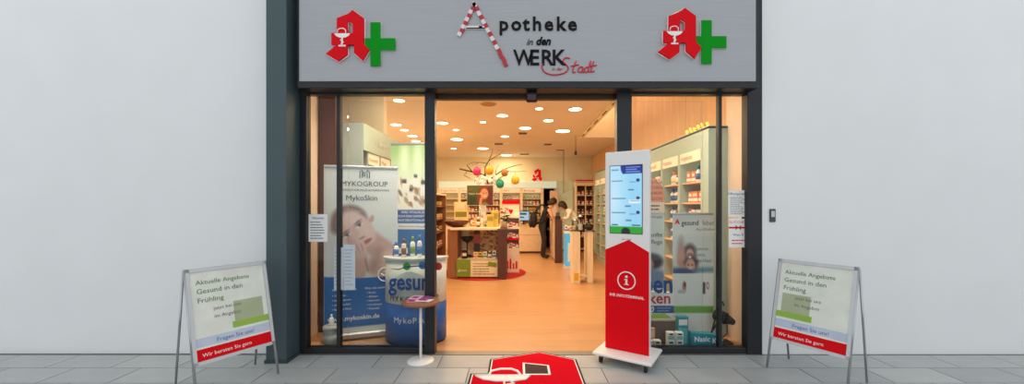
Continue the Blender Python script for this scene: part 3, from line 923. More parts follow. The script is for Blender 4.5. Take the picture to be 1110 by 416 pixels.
# product group on the table top
k = 0
for dx, dy, kk in ((.52, .14, 1), (.6, .2, 9), (.69, .12, 8), (.78, .2, 5), (.55, .27, 7), (.66, .29, 1), (.77, .31, 7), (.46, .3, 10)):
    o = product(kk, dtw(dx, dy, TOP), rnd.uniform(-.3, .3), 'on top of the central display table', 'products on the display table'); o.scale = (1.1, 1.1, 1.1 + .3 * (k % 3)); k += 1
for dx, dy, h in ((.86, .1, .26), (.95, .2, .34)):
    tag(MB().box(-.075, .075, -.05, .05, 0, h, 0, bev=.003).box(-.06, .06, -.052, -.05, h * .5, h * .85, 1).build('yellow_box', [mat('box_gold', (226, 196, 100), .5), mat('box_olive2', (170, 160, 60), .5)], None, loc=dtw(dx, dy, TOP)),
        'golden yellow box with olive label, ' + ('shorter of two on the display table' if h < .3 else 'taller of two on the display table'), 'box')
# poster on stand
pt = thing('poster_stand', 'green poster of a smiling woman on a stand above the display table', 'poster', dtw(.62, .42, TOP))
MB().box(-.15, .15, -.05, .05, 0, .012).build('foot', STEEL, pt)
MB().tube([(0, .01, .012), (0, .01, .46)], .01, 6).build('pole', STEEL, pt)
MB().box(-.285, .285, 0, .02, .45, .88).build('board', PWHITE, pt)
def woman2(U, V):
    p = Paint(U, V, (70, 92, 40))
    p.ell(.2, .3, .3, .3, (84, 100, 46), soft=.8); p.ell(.15, .8, .3, .3, (50, 58, 34), soft=.8)
    p.ell(.72, .56, .34, .6, (128, 54, 32), soft=.1); p.ell(.86, .6, .14, .5, (92, 36, 24), soft=.4)
    p.ell(.66, .42, .15, .27, (214, 150, 112)); p.ell(.66, 1.0, .16, .13, (120, 130, 90))
    p.ell(.63, .38, .025, .03, (70, 40, 34)); p.ell(.73, .38, .025, .03, (70, 40, 34)); p.ell(.68, .55, .055, .035, (240, 220, 210)); p.ell(.68, .59, .05, .02, (190, 80, 70))
    p.cap(.5, .98, .54, .66, .045, (206, 146, 112))
    return p.c
picture('poster_picture', pt, -.28, .28, .455, .875, -.002, 40, 32, woman2)
text('lettering', 'DIE', .05, (-.24, -.004, .77), RED, pt); text('lettering', 'Natur kraft', .06, (-.25, -.004, .68), mat('print_pale', (220, 224, 190), .5), pt)
# vase with white blossom behind the poster and the branch with eggs
va = thing('branch_vase', 'tall white vase with bare branches and white blossom behind the poster', 'vase', dtw(.68, .58, TOP))
MB().lathe([(.06, 0), (.075, .02), (.06, .3), (.05, .6), (.07, .84), (.06, .84), (.04, .6)], n=16).build('vase_body', WHITEG, va)
BARK = mat('bark', (70, 40, 26), .8, 0, .2, 30)
org = Vector(dtw(.68, .58, TOP)); DB = org.y - Y0
def bp(px, py, dy=0.0):
    p = at(px, py, DB + dy); return p - org
def branch(pts, r0, r1):
    n = len(pts)
    MB().tube([bp(*p) for p in pts], [r0 + (r1 - r0) * i / (n - 1) for i in range(n)], 7).build('branch', BARK, va)
branch([(529, 199, 0), (526, 190, -.02), (512, 186, -.08), (498, 183, -.12)], .02, .016)
branch([(512, 186, -.08), (506, 179, -.1), (512, 176, -.1), (524, 176, -.06)], .012, .005)
branch([(506, 186, -.1), (503, 190, -.1), (511, 194, -.1)], .01, .004)
branch([(526, 190, 0), (526, 181, .04), (530, 174, .06), (533, 167, .08), (534, 161, .1)], .016, .005)
branch([(530, 174, .06), (540, 168, .0), (546, 163, -.04)], .009, .003)
branch([(528, 177, .05), (520, 176, .1), (511, 179, .14)], .008, .003)
branch([(529, 196, 0), (537, 190, -.05), (545, 184, -.08), (556, 180, -.1), (566, 178, -.12)], .018, .005)
branch([(545, 184, -.08), (553, 186, -.1), (562, 186, -.08), (571, 185, -.06)], .009, .003)
branch([(537, 190, -.05), (538, 183, 0), (541, 178, .05)], .009, .003)
branch([(529, 198, 0), (538, 195, .05), (547, 190, .1), (551, 186, .1)], .014, .006)
branch([(529, 198, 0), (540, 198, -.05), (544, 193, -.1)], .01, .004)
branch([(520, 188, -.05), (516, 194, -.1), (514, 198, -.1)], .009, .004)
bl = MB()
for k in range(26):
    q = bp(rnd.uniform(517, 540), rnd.uniform(191, 201), rnd.uniform(-.1, .1)); bl.ball(q, rnd.uniform(.03, .055), n=8, m=5)
o = bl.build('blossom', mat('blossom_white', (250, 244, 236), .7), va); o['kind'] = 'stuff'
def egg(px, py, dy, col, label, s=1.0, top=None):
    p = at(px, py, DB + dy)
    t = thing('hanging_egg', label, 'egg ornament', p, 0, 'eggs hanging from the branch')
    m_ = mat('egg_' + label.split()[0], col, .35)
    MB().lathe([(.001, -.1), (.045, -.088), (.075, -.05), (.084, -.01), (.075, .04), (.052, .078), (.026, .097), (.001, .103)], n=16).build('shell', m_, t)
    bd = MB()
    for a in range(8):
        ang = a * PI / 4
        bd.tube([(r * 1.01 * math.cos(ang), r * 1.01 * math.sin(ang), z) for r, z in ((.045, -.088), (.075, -.05), (.084, -.01), (.075, .04), (.052, .078), (.026, .097))], .004, 4)
    bd.build('rib_pattern', mat('egg_rib_' + label.split()[0], tuple(int(c * .8) for c in col), .4), t)
    MB().tube([(0, 0, .1), (0, 0, (.16 if top is None else top))], .003, 5).build('thread', BARK, t)
    t.scale = (s, s, s)
egg(517, 185.5, -.09, (228, 40, 110), 'pink egg ornament hanging nearest the branch end')
egg(530.5, 184.5, -.13, (236, 160, 30), 'orange egg ornament hanging in the middle of the branch', 1.05)
egg(547, 187, -.09, (170, 112, 60), 'brown egg ornament hanging under the long twig', .85)
egg(542, 199, -.1, (30, 150, 130), 'teal egg ornament hanging lowest of the eggs')
egg(558.5, 195, -.1, (236, 178, 40), 'yellow egg ornament hanging below the thin twig tip', 1.0, .2)
# poinsettia
po_ = thing('potted_flower', 'small potted plant with red flowers on the display table', 'plant', dtw(1.14, .28, TOP - .0195))
MB().lathe([(.05, 0), (.075, .12), (.08, .13), (.06, .125)], n=14).build('pot', pc, po_)
for nm, m_, z0, n_, rr in (('leaf', mat('leaf_dark', (54, 66, 34), .5), .14, 16, .15), ('flower', mat('petal_red', (190, 36, 44), .5), .3, 14, .11)):
    for k in range(n_):
        a = rnd.random() * 6.28; L = rr * rnd.uniform(.6, 1); z = z0 + rnd.uniform(-.02, .12)
        d = Vector((math.cos(a), math.sin(a), rnd.uniform(-.4, .4))); s_ = Vector((-math.sin(a), math.cos(a), 0)) * L * .3
        c0 = Vector((d.x * .02, d.y * .02, z))
        MB().face([c0, c0 + d * L * .5 + s_ + Vector((0, 0, .02)), c0 + d * L, c0 + d * L * .5 - s_ + Vector((0, 0, .02))]).face([c0, c0 + d * L * .5 - s_ + Vector((0, 0, .012)), c0 + d * L + Vector((0, 0, -.005)), c0 + d * L * .5 + s_ + Vector((0, 0, .012))]).build(nm, m_, po_)
MB().tube([(0, 0, .1), (.01, 0, .34)], .01, 5).build('stem', pg, po_)

# red and white cardboard tower
ct = thing('cardboard_display', 'red and white cardboard floor display beside the central table', 'display stand', (-.13, 4.72, .011))
TW = mat('tower_white', (246, 226, 208), .5)
MB().box(-.19, .19, -.16, .16, 0, .5, bev=.003).build('base_box', TW, ct)
MB().box(-.19, .19, .14, .16, .5, 1.5).build('back_panel', TW, ct)
for s_ in (-1, 1): MB().box(s_ * .19 - .008, s_ * .19 + .008, -.16, .16, .5, 1.28).build('side_panel', TW, ct)
MB().box(-.2, .2, .12, .17, 1.5, 1.58, bev=.004).build('header', RED, ct)
for z in (.5, .72, .96, 1.2):
    MB().box(-.185, .185, -.16, .14, z, z + .012).build('shelf', TW, ct)
    MB().box(-.19, .19, -.165, -.16, z - .01, z + .035).build('shelf_front', RED if z == .72 else TW, ct)
MB().prism_xz([(-.05, 1.34), (0, 1.26), (.05, 1.34), (.03, 1.39), (0, 1.365), (-.03, 1.39)], .13, .139).build('heart_print', RED, ct)
for k in range(5): MB().box(-.15 + k * .065, -.115 + k * .065, -.166, -.16, .08, .2 + .05 * (k % 3)).build('print_figure', RED, ct)
for z in (.512, .732, .972):
    for k in range(5): product((0, 10, 0, 4, 10)[k], (-.13 - .14 + k * .07, 4.72 - .08, z + .011), 0, 'in the ' + {.972: 'top', .732: 'middle', .512: 'bottom'}[z] + ' row of the cardboard display', 'products in the cardboard display')

# ================================================================== SERVICE COUNTER, MONITOR
CN = mat('counter_front', (240, 214, 178), .4)
sc_ = thing('service_counter', 'long cream service counter in front of the back wall shelving', 'counter', (-1.3, 8.0, 0))
pts = [(0, 0)] + [(2.0 + .18 * math.sin(a * PI / 12), .18 - .18 * math.cos(a * PI / 12)) for a in range(7)] + [(2.18, .6), (0, .6)]
MB().prism_xy(pts, .06, .84).build('front', CN, sc_)
MB().prism_xy([(x * 1.008 - .01, y * 1.03 - .02) for x, y in pts], .84, .88).build('worktop', mat('counter_top', (226, 190, 150), .35), sc_)
MB().prism_xy([(x * .99, y * .95 + .02) for x, y in pts], 0, .06).build('plinth', BROWN, sc_)
MB().box(.4, 2.05, -.006, 0, .56, .565).build('groove', BROWN, sc_)
mn = thing('monitor', 'small computer monitor with pale blue screen on the service counter', 'monitor', (.21, 8.25, .88), .25)
MB().lathe([(.09, 0), (.09, .01), (.02, .015), (.018, .12)], n=14).build('stand', RUBBER, mn)
MB().box(-.2, .2, -.02, .02, .1, .42, bev=.008).build('housing', RUBBER, mn)
MB().box(-.18, .18, -.024, -.019, .13, .4).build('screen', emit_mat('screen_glow', (.45, .62, .75, 1), .9), mn)
MB().box(-.12, .1, -.0255, -.0245, .3, .36).box(-.12, .02, -.0255, -.0245, .2, .24).build('screen_window', mat('screen_dark', (70, 110, 140), .4), mn)
kb = tag(MB().box(-.2, .2, -.07, .07, 0, .015, 0, bev=.004).box(-.18, .18, -.055, .055, .015, .02, 1).build('keyboard', [RUBBER, VENT], None, loc=(-.1, 8.15, .88)), 'black keyboard beside the monitor on the service counter', 'keyboard')
# advice desk with dark end panel
ad = thing('advice_desk', 'narrow advice desk with dark wood end panel between customer and pharmacist', 'desk', (1.0, 5.98, 0))
MB().box(-.02, .17, 0, .06, 0, 1.11, bev=.004).build('end_panel', DKWOOD, ad)
MB().box(.0, .15, .06, 1.25, .05, 1.05).build('body', CN, ad)
MB().box(-.03, .22, .06, 1.28, 1.05, 1.085, bev=.004).build('worktop', mat('counter_top', (226, 190, 150), .35), ad)
tag(MB().box(-.07, .07, -.05, .05, 0, .1, 0, bev=.006).box(-.05, .05, -.03, .05, .1, .2, 1, bev=.004).build('card_terminal', [RUBBER, VENT], None, loc=(1.1, 6.4, 1.0862)), 'dark card terminal on the advice desk', 'terminal')
# lit blue display column
bd = thing('light_column', 'cyan lit display column between the advice desk and the pale stand', 'display column', (1.13, 5.14, 0))
MB().box(0, .17, 0, .3, 0, .05).build('base', WHITEG, bd)
MB().box(0, .17, 0, .3, .82, .86).build('top', WHITEG, bd)
MB().box(.01, .16, .02, .29, .05, .82).build('light_panel', emit_mat('cyan_panel', (.12, .58, .78, 1), .8), bd)
for x in (0, .155): MB().box(x, x + .015, 0, .02, .05, .82).build('post', STEEL, bd)
MB().box(.07, .12, .012, .018, .16, .6).build('white_figure', PWHITE, bd)
for k in range(3): product((2, 11, 0)[k], (1.17 + k * .05, 5.2 + (k % 2) * .12, .86), 0, 'on the cyan lit column', 'products on the lit column')
# pale stand with two slab legs
ps = thing('slab_table', 'pale stand with two tall slab legs and glass top at the aisle', 'table', (1.06, 3.42, 0))
PS = mat('pale_maple', (242, 222, 188), .45, 0, .08, 4, stretch=(4, 4, .5))
MB().box(0, .145, 0, .34, 0, .98, bev=.004).build('leg', PS, ps)
MB().box(.285, .40, 0.06, .40, 0, .98, bev=.004).build('leg', PS, ps)
MB().box(-.03, .43, -.02, .42, .98, 1.0).build('top', CLEAR, ps)
MB().box(.03, .115, -.004, 0, .06, .2).build('yellow_print', mat('logo_yellow', (232, 180, 40), .5), ps)
MB().box(.145, .285, .1, .3, .1, .13).build('stretcher', PS, ps)
for k, (dx, dy, h, r) in enumerate(((.05, .12, .24, .05), (.16, .1, .3, .055), (.1, .28, .2, .06))):
    t = thing('glass_jar', ('low wide', 'tall slim', 'short')[(0, 1, 2)[k]] + ' clear glass jar on the pale slab stand', 'jar', (1.06 + dx, 3.42 + dy, 1.001))
    MB().lathe([(r * .8, 0), (r, .01), (r, h * .8), (r * .8, h * .86)], n=14).build('jar_body', CLEAR, t)
    MB().lathe([(r * .85, h * .86), (r * .85, h * .93), (.015, h * .95), (.015, h)], n=14).build('lid', STEEL, t)
    MB().lathe([(r * .7, .01), (r * .85, .02), (r * .85, h * .4)], n=14).build('filling', (pc, pw, pk)[k], t)
bgm = mat('black_fabric', (26, 26, 32), .8, 0, .1)
hb = thing('shoulder_bag', 'dark shoulder bag lying on the pale slab stand', 'bag', (1.40, 3.62, 1.001))
MB().ball((0, 0, .05), .09, .07, .05, 12, 8).build('bag_body', bgm, hb)
MB().tube([(-.07, 0, .06), (-.05, 0, .12), (.02, .01, .14), (.07, 0, .07)], .009, 6).build('strap', bgm, hb)

# ================================================================== PEOPLE
def skin_mesh(name, joints, edges, root):
    names = list(joints); idx = {n: i for i, n in enumerate(names)}
    me = bpy.data.meshes.new(name)
    me.from_pydata([joints[n][0] for n in names], [(idx[a], idx[b]) for a, b in edges], [])
    o = bpy.data.objects.new(name, me); COL.objects.link(o)
    sm = o.modifiers.new('skin', 'SKIN'); sm.use_smooth_shade = True
    for i, n in enumerate(names):
        r = joints[n][1]; rr = r if isinstance(r, tuple) else (r, r)
        me.skin_vertices[0].data[i].radius = rr
        me.skin_vertices[0].data[i].use_root = (n == root)
    ss = o.modifiers.new('sub', 'SUBSURF'); ss.levels = 1; ss.render_levels = 1
    dg = bpy.context.evaluated_depsgraph_get(); dg.update()
    out = bpy.data.meshes.new_from_object(o.evaluated_get(dg))
    bpy.data.objects.remove(o, do_unlink=True)
    return out
def person(label, loc, rotz, J, cloth, hair_m, hair_long=0.0):
    """J: joints facing +y locally; cloth: list of (material, bone list)"""
    t = thing('person', label, 'person', loc, rotz)
    E = [('pelvis', 'waist'), ('waist', 'chest'), ('chest', 'neck'), ('neck', 'skull'), ('skull', 'crown')]
    for s_ in 'LR':
        E += [('chest', 'sho' + s_), ('sho' + s_, 'elb' + s_), ('elb' + s_, 'wri' + s_), ('wri' + s_, 'palm' + s_)]
        E += [('pelvis', 'hip' + s_), ('hip' + s_, 'kne' + s_), ('kne' + s_, 'ank' + s_), ('ank' + s_, 'toe' + s_)]
    JJ = dict(J)
    for s_ in 'LR':                              # five fingers fanned from the palm
        w_, p_ = Vector(J['wri' + s_][0]), Vector(J['palm' + s_][0])
        d = (p_ - w_).normalized(); side = d.cross(Vector((0, 0, 1)))
        side = side.normalized() if side.length > .05 else Vector((1, 0, 0))
        for k, (off, ln) in enumerate(((-.032, .07), (-.011, .08), (.011, .075), (.032, .06))):
            a = p_ + side * off + d * .03; b = a + d * ln * .5; c = b + (d * .7 + Vector((0, 0, -.6))).normalized() * ln * .5
            JJ[f'fa{k}{s_}'] = (a, .011); JJ[f'fb{k}{s_}'] = (b, .009); JJ[f'fc{k}{s_}'] = (c, .007)
            E += [('palm' + s_, f'fa{k}{s_}'), (f'fa{k}{s_}', f'fb{k}{s_}'), (f'fb{k}{s_}', f'fc{k}{s_}')]
        a = w_ + d * .035 + side * (.035 if s_ == 'L' else -.035); b = a + (d + side * (.6 if s_ == 'L' else -.6)).normalized() * .045
        JJ['ta' + s_] = (a, .012); JJ['tb' + s_] = (b, .009)
        E += [('wri' + s_, 'ta' + s_), ('ta' + s_, 'tb' + s_)]
    me = skin_mesh('body', JJ, E, 'pelvis')
    mats = [c[0] for c in cloth]
    bone_m = {}
    for i, c in enumerate(cloth):
        for bn in c[1]: bone_m[bn] = i
    segs = []
    for a, b in E:
        key = b[:3]
        mi = bone_m.get(key, bone_m.get('skin', 0))
        segs.append((Vector(JJ[a][0]), Vector(JJ[b][0]), mi))
    me.materials.clear()
    for m_ in mats: me.materials.append(m_)
    for p in me.polygons:
        c = p.center; best, bi = 1e9, 0
        for a, b, mi in segs:
            ab = b - a; tt = max(0, min(1, (c - a).dot(ab) / max(ab.length_squared, 1e-9)))
            dd = (a + ab * tt - c).length
            if dd < best: best, bi = dd, mi
        p.material_index = bi; p.use_smooth = True
    o = bpy.data.objects.new('body', me); link(o, t)
    # head details: nose, ears, eyes on the skull; hair cap
    sk = Vector(J['skull'][0]); cr = Vector(J['crown'][0]); up = (cr - sk).normalized()
    side = Vector((1, 0, 0)); fw = up.cross(side) * -1
    fw = (side.cross(up)) * -1
    if fw.y < 0: fw = -fw
    hc = (sk + cr) / 2
    fm_ = MB()
    fm_.tube([hc + fw * .095 + up * .0, hc + fw * .112 - up * .035], [.006, .014], 6)
    for s_ in (-1, 1): fm_.ball(hc + side * s_ * .082 - up * .02, .012, .02, .03, 8, 6)
    fm_.build('face_detail', mats[bone_m['skin']], t)
    em = MB()
    for s_ in (-1, 1): em.ball(hc + fw * .092 + side * s_ * .033 + up * .005, .011, n=8, m=6)
    em.build('eye', RUBBER, t)
    mo = MB().tube([hc + fw * .096 - up * .065 - side * .022, hc + fw * .1 - up * .068, hc + fw * .096 - up * .065 + side * .022], .006, 6)
    mo.build('mouth', mat('lips', (170, 90, 84), .5), t)
    hm = MB(); n, m = 16, 10
    base = len(hm.v)
    for i in range(m + 1):
        th = PI * .62 * i / m
        for k in range(n):
            ph = 2 * PI * k / n
            f_ = math.sin(ph)                   # +1 = front
            tt = th * (1.0 - .38 * max(0, f_)) * (1 + .25 * max(0, -f_))
            q = hc - fw * .012 + (side * math.cos(ph) * .094 * math.sin(tt) + fw * f_ * .108 * math.sin(tt) + up * .135 * math.cos(tt))
            if hair_long and i > m - 3 and f_ < .2: q = q - up * hair_long * (i - (m - 3)) / 3
            hm.v.append(tuple(q))
    for i in range(m):
        for k in range(n):
            j = (k + 1) % n
            hm.f.append((base + i * n + k, base + i * n + j, base + (i + 1) * n + j, base + (i + 1) * n + k)); hm.m.append(0); hm.s.append(True)
    h_ = hm.build('hair', hair_m, t)
    sd = h_.modifiers.new('thickness', 'SOLIDIFY'); sd.thickness = .012; sd.offset = 1
    return t
SKIN = mat('skin', (222, 168, 136), .55, 0, .04)
SHOE = mat('shoe_dark', (40, 32, 30), .5)
TEE = mat('tshirt_black', (26, 25, 28), .85)
JEANS = mat('trousers_dark', (40, 36, 40), .85)
HAIRD = mat('hair_dark', (46, 28, 20), .6)
COAT = mat('coat_white', (240, 232, 216), .8)
V = Vector
def std(lean=0.0, stoop=0.0, reach=.42, hand_z=1.08):
    c = .05 + lean
    J = {'pelvis': (V((0, 0, .95)), (.15, .11)), 'waist': (V((0, .01 + lean * .3, 1.1)), (.135, .1)), 'chest': (V((0, c, 1.34 - stoop * .4)), (.16, .115)),
         'neck': (V((0, c + .05 + stoop * .2, 1.49 - stoop * .7)), .055), 'skull': (V((0, c + .1 + stoop * .4, 1.585 - stoop)), (.075, .085)), 'crown': (V((0, c + .13 + stoop * .5, 1.7 - stoop * 1.15)), (.07, .08))}
    for s_, x in (('L', -1), ('R', 1)):
        J['sho' + s_] = (V((x * .19, c, 1.42 - stoop * .5)), .062)
        J['elb' + s_] = (V((x * .25, c + reach * .4, 1.17 - stoop * .3)), .046)
        J['wri' + s_] = (V((x * .14, c + reach * .9, hand_z)), .03)
        J['palm' + s_] = (V((x * .12, c + reach * 1.08, hand_z - .005)), (.034, .02))
        J['hip' + s_] = (V((x * .09, 0, .9)), .095)
        J['kne' + s_] = (V((x * .1, .04, .5)), .064)
        J['ank' + s_] = (V((x * .1, -.02, .08)), .044)
        J['toe' + s_] = (V((x * .12, .16, .036)), .036)
    return J
J = std(.12, .09, .2, 1.14)
J['kneL'] = (V((-.1, .1, .5)), .064); J['ankL'] = (V((-.1, .08, .08)), .044); J['toeL'] = (V((-.12, .25, .036)), .036)
cu = person('customer in black shirt and dark trousers wearing a backpack, leaning to the advice desk', (.7, 6.86, 0), -PI / 2 + .12, J,
    [(SKIN, ['skin', 'elb', 'wri', 'pal', 'fa0', 'sku', 'cro', 'nec']), (TEE, ['wai', 'che', 'sho']), (JEANS, ['hip', 'kne', 'ank']), (SHOE, ['toe'])], HAIRD)
bk = thing('backpack', 'black backpack on the back of the customer at the desk', 'backpack', (.7, 6.86, 0), -PI / 2 + .12)
BKM = mat('backpack_black', (24, 24, 30), .75, 0, .1)
MB().ball((0, -.23, 1.08), .15, .1, .23, 14, 10).build('pack_body', BKM, bk)
MB().ball((0, -.315, .98), .11, .05, .12, 12, 8).build('front_pocket', BKM, bk)
for s_ in (-1, 1): MB().tube([(s_ * .1, -.17, 1.26), (s_ * .11, -.1, 1.42), (s_ * .13, .0, 1.50), (s_ * .14, .17, 1.42), (s_ * .15, .2, 1.25), (s_ * .16, -.02, 1.02), (s_ * .1, -.16, .96)], .016, 6).build('strap', BKM, bk)
J = std(.2, .17, .2, 1.13)
ph = person('pharmacist in white coat with dark hair bending over the advice desk', (1.68, 6.62, 0), PI / 2, J,
    [(SKIN, ['skin', 'pal', 'fa0', 'sku', 'cro', 'nec']), (COAT, ['wai', 'che', 'sho', 'elb', 'wri', 'hip']), (JEANS, ['kne', 'ank']), (SHOE, ['toe'])], HAIRD, .05)
# pale poster at the doorway
t = thing('roll_up_banner', 'narrow pale pink poster standing between the doorway and the frosted partition', 'banner', (1.2, 8.55, 0))
MB().box(-.14, .14, -.05, .05, 0, .06, bev=.008).build('base', STEEL, t)
MB().box(-.13, .13, -.004, .004, .06, 1.95).build('sheet', mat('poster_pink', (232, 196, 176), .6), t)
def pink(U, V_):
    p = Paint(U, V_, (232, 200, 182)); p.ell(.5, .15, .22, .06, (206, 150, 124)); p.ell(.5, .4, .35, .2, (246, 230, 222)); p.rect(.1, .9, .7, .9, (224, 170, 150)); return p.c
picture('printed_figure', t, -.125, .125, .1, 1.94, -.0055, 14, 50, pink)

# ================================================================== WINDOW DISPLAY, LEFT BAY
def rollup(name, label, pL, pR, height, lean=0.0):
    """roll-up banner standing from floor point pL to pR (left,right as seen from outside)"""
    a, b = Vector((pL[0], pL[1], 0)), Vector((pR[0], pR[1], 0))
    wd = (b - a).length
    t = thing(name, label, 'banner', (a + b) / 2, math.atan2(b.y - a.y, b.x - a.x))
    h = wd / 2
    MB().box(-h - .01, h + .01, -.06, .06, .015, .085, bev=.015).build('base', STEEL, t)
    for s_ in (-1, 1): MB().box(s_ * h * .7 - .02, s_ * h * .7 + .02, -.08, .08, 0, .015).build('foot', STEEL, t)
    MB().box(-h, h, -.012, .012, height - .02, height + .005, bev=.004).build('top_rail', STEEL, t)
    MB().tube([(0, .02, .085), (0, .02, height)], .009, 6).build('pole', STEEL, t)
    MB().box(-h, h, -.002, .002, .085, height - .02).build('sheet', PWHITE, t)
    return t, h
bn, h = rollup('roll_up_banner', 'roll-up banner with a woman portrait above blue text field, in the window', (-2.09, .31), (-1.37, .57), 1.92)
def portrait(U, V_):
    p = Paint((U + .0676) * 279.7, (V_ - .155) * 706.9, (200, 211, 212))     # painted on a square grid
    ax = 1.02                                                               # tilt of the head
    p.ell(230, 40, 150, 130, (218, 224, 222), soft=.9)
    p.ell(30, 300, 60, 120, (208, 218, 222), soft=.9)
    p.ell(112, 112, 66, 62, (122, 100, 94), 0, .15)                        # hair drawn back
    p.ell(70, 135, 26, 40, (128, 106, 100), .3, .3)
    for k in range(7): p.cap(70 + k * 9, 150 - k * 12, 100 + k * 12, 62 + k * 3, 2.5, (172, 152, 144), .8, a=.6)
    p.ell(196, 112, 9, 17, (196, 160, 150), .3, .3)                         # ear
    p.cap(196, 215, 262, 268, 46, (194, 158, 148), .2)                      # neck
    p.ell(268, 325, 95, 62, (206, 174, 164), .25, .12)                      # shoulder, chest
    p.ell(300, 290, 50, 34, (220, 192, 182), .3, .5)
    p.cap(225, 250, 205, 330, 16, (170, 132, 124), .8, a=.7)
    p.ell(143, 160, 88, 57, (214, 184, 176), ax, .1)                        # face
    p.ell(128, 120, 40, 30, (226, 202, 196), ax, .7)
    p.ell(178, 168, 34, 20, (224, 196, 188), ax, .8)
    p.ell(108, 200, 45, 16, (192, 156, 148), ax, .8, .8)
    for (ex, ey) in ((104, 181), (149, 138)):
        p.ell(ex - 7, ey - 13, 18, 4, (130, 100, 94), -.75, .5)
        p.ell(ex, ey, 15, 7, (236, 230, 228), -.72, .3)
        p.ell(ex + 1, ey, 6.5, 6.5, (86, 92, 104), 0, .3)
        p.ell(ex - 3, ey - 4, 16, 3, (84, 64, 60), -.72, .5)
    p.cap(124, 148, 148, 186, 7, (200, 164, 156), .9, a=.6)
    p.ell(155, 187, 13, 9, (222, 192, 184), ax, .5); p.ell(160, 193, 12, 3.5, (160, 116, 110), -.6, .5)
    p.ell(178, 211, 23, 9, (186, 112, 114), -.62, .25); p.ell(177, 210, 21, 2.2, (130, 70, 74), -.62, .5)
    p.ell(196, 230, 22, 8, (196, 160, 150), -.6, .8)
    p.cap(148, 345, 152, 268, 27, (206, 172, 162), .15)                     # forearm, hand under the cheek
    p.ell(150, 255, 34, 26, (212, 180, 170), .6, .2)
    for k in range(4): p.cap(128 + k * 14, 262 - k * 5, 112 + k * 17, 226 - k * 3, 7, (216, 184, 176), .4)
    for k in range(3): p.cap(136 + k * 14, 258 - k * 4, 122 + k * 17, 228 - k * 3, 1.5, (168, 128, 120), .8)
    p.cap(172, 285, 182, 340, 4, (160, 120, 112), .9, a=.7)
    p.U, p.V = U, V_
    # blue field
    edge = .655 + .02 * np.sin(U * 2.4)
    p.put(np.clip((V_ - edge) / .004, 0, 1), (34, 104, 176))
    p.put(np.clip((V_ - .93) / .1, 0, 1) * .5, (26, 84, 156))
    p.put(np.clip((V_ - .972) / .004, 0, 1), (214, 214, 200))
    return p.c
picture('portrait_print', bn, -h + .002, h - .002, .09, 1.898, -.004, 90, 190, portrait)
text('lettering', 'MYKOGROUP', .078, (.03, -.006, 1.70), mat('banner_ink', (58, 62, 68), .6, spec=.1), bn, align='CENTER', bold=.0)
text('lettering', 'INSTITUT FÜR PILZE & FORSCHUNG', .032, (.03, -.006, 1.645), INK, bn, align='CENTER')
text('lettering', 'MykoSkin', .085, (.0, -.006, 1.54), mat('banner_ink', (58, 62, 68), .6, spec=.1), bn, align='CENTER')
lg = MB()
for poly in ([(-.05, 1.79), (-.05, 1.86), (-.03, 1.88), (0, 1.84), (.03, 1.88), (.05, 1.86), (.05, 1.79)], [(-.028, 1.79), (-.028, 1.85), (0, 1.815), (.028, 1.85), (.028, 1.79)]):
    lg.tube([(x + .03, -.006, z) for x, z in poly], .004, 4)
lg.build('logo_print', mat('banner_ink', (58, 62, 68), .6, spec=.1), bn)
rg = MB()
ring = [(.245 + .075 * math.cos(a * PI / 12), -.006, .70 + .075 * math.sin(a * PI / 12)) for a in range(25)]
rg.tube(ring, .006, 4); rg.tube([(.2, -.006, .715), (.225, -.006, .69), (.255, -.006, .685), (.29, -.006, .70)], .006, 4)
rg.tube([(.225, -.006, .735), (.255, -.006, .735)], .005, 4)
rg.build('ring_logo', PWHITE, bn)
text('lettering', 'www.mykoskin.de', .072, (-.08, -.006, .215), PWHITE, bn, align='CENTER', bold=.001)
text('lettering', 'Wirkt von außen', .036, (-.3, -.006, .545), PWHITE, bn)
for i, s_ in enumerate(('• Vitalpilze', '• mit Hyaluron', '• ohne Parfüm', '• für jede Haut')): text('lettering', s_, .032, (-.3, -.006, .485 - i * .05), PWHITE, bn)
text('lettering', 'Was uns ausmacht', .036, (.03, -.006, .545), PWHITE, bn)
for i, s_ in enumerate(('• Reishi', '• Shiitake', '• Hericium', '• Cordyceps', '• Tremella')): text('lettering', s_, .032, (.05, -.006, .495 - i * .045), PWHITE, bn)

# bottle banner
b2, h = rollup('roll_up_banner', 'pale green roll-up banner with pill bottles and blue stripe behind the counter', (-1.58, .98), (-1.0, .92), 2.26)
def bottles(U, V_):
    p = Paint(U, V_, (226, 230, 222))
    p.grad_v(.04, .22, (150, 186, 120), inv=True)
    p.ell(.3, .1, .09, .12, (214, 232, 196), soft=.9); p.ell(.6, .11, .09, .12, (214, 232, 196), soft=.9)  # two cones of lamp light painted into the green as pale glows
    r = np.random.RandomState(3)
    for k in range(26):
        x, y = .08 + r.rand() * .86, .22 + r.rand() * .13
        p.ell(x, y, .055, .014, [(150, 120, 92), (206, 196, 180), (120, 112, 100), (176, 150, 120)][r.randint(4)], r.rand(), .3)
    for x, y, s_ in ((.3, .23, 1), (.55, .2, .9), (.72, .24, 1.1), (.45, .28, 1), (.85, .27, .9)):
        p.rect(x - .06 * s_, x + .06 * s_, y - .01, y + .05 * s_, (232, 230, 222)); p.rect(x - .045 * s_, x + .045 * s_, y - .03 * s_, y - .008, (80, 76, 70))
    p.rect(-1, 2, .378, .455, (24, 86, 160)); p.rect(-1, 2, .455, .49, (220, 226, 226)); p.rect(-1, 2, .49, 2, (40, 104, 170))
    return p.c
picture('bottle_print', b2, -h + .002, h - .002, .09, 2.24, -.004, 50, 150, bottles)
for i, s_ in enumerate(('IHRE VITALPILZE', 'VON DEN EXPERTEN', 'AUS DEUTSCHLAND')): text('lettering', s_, .042, (0, -.006, 1.385 - i * .05), PWHITE, b2, align='CENTER')
text('lettering', 'Wissen für Ihre Gesundheit', .034, (0, -.006, 1.21), INK, b2, align='CENTER')

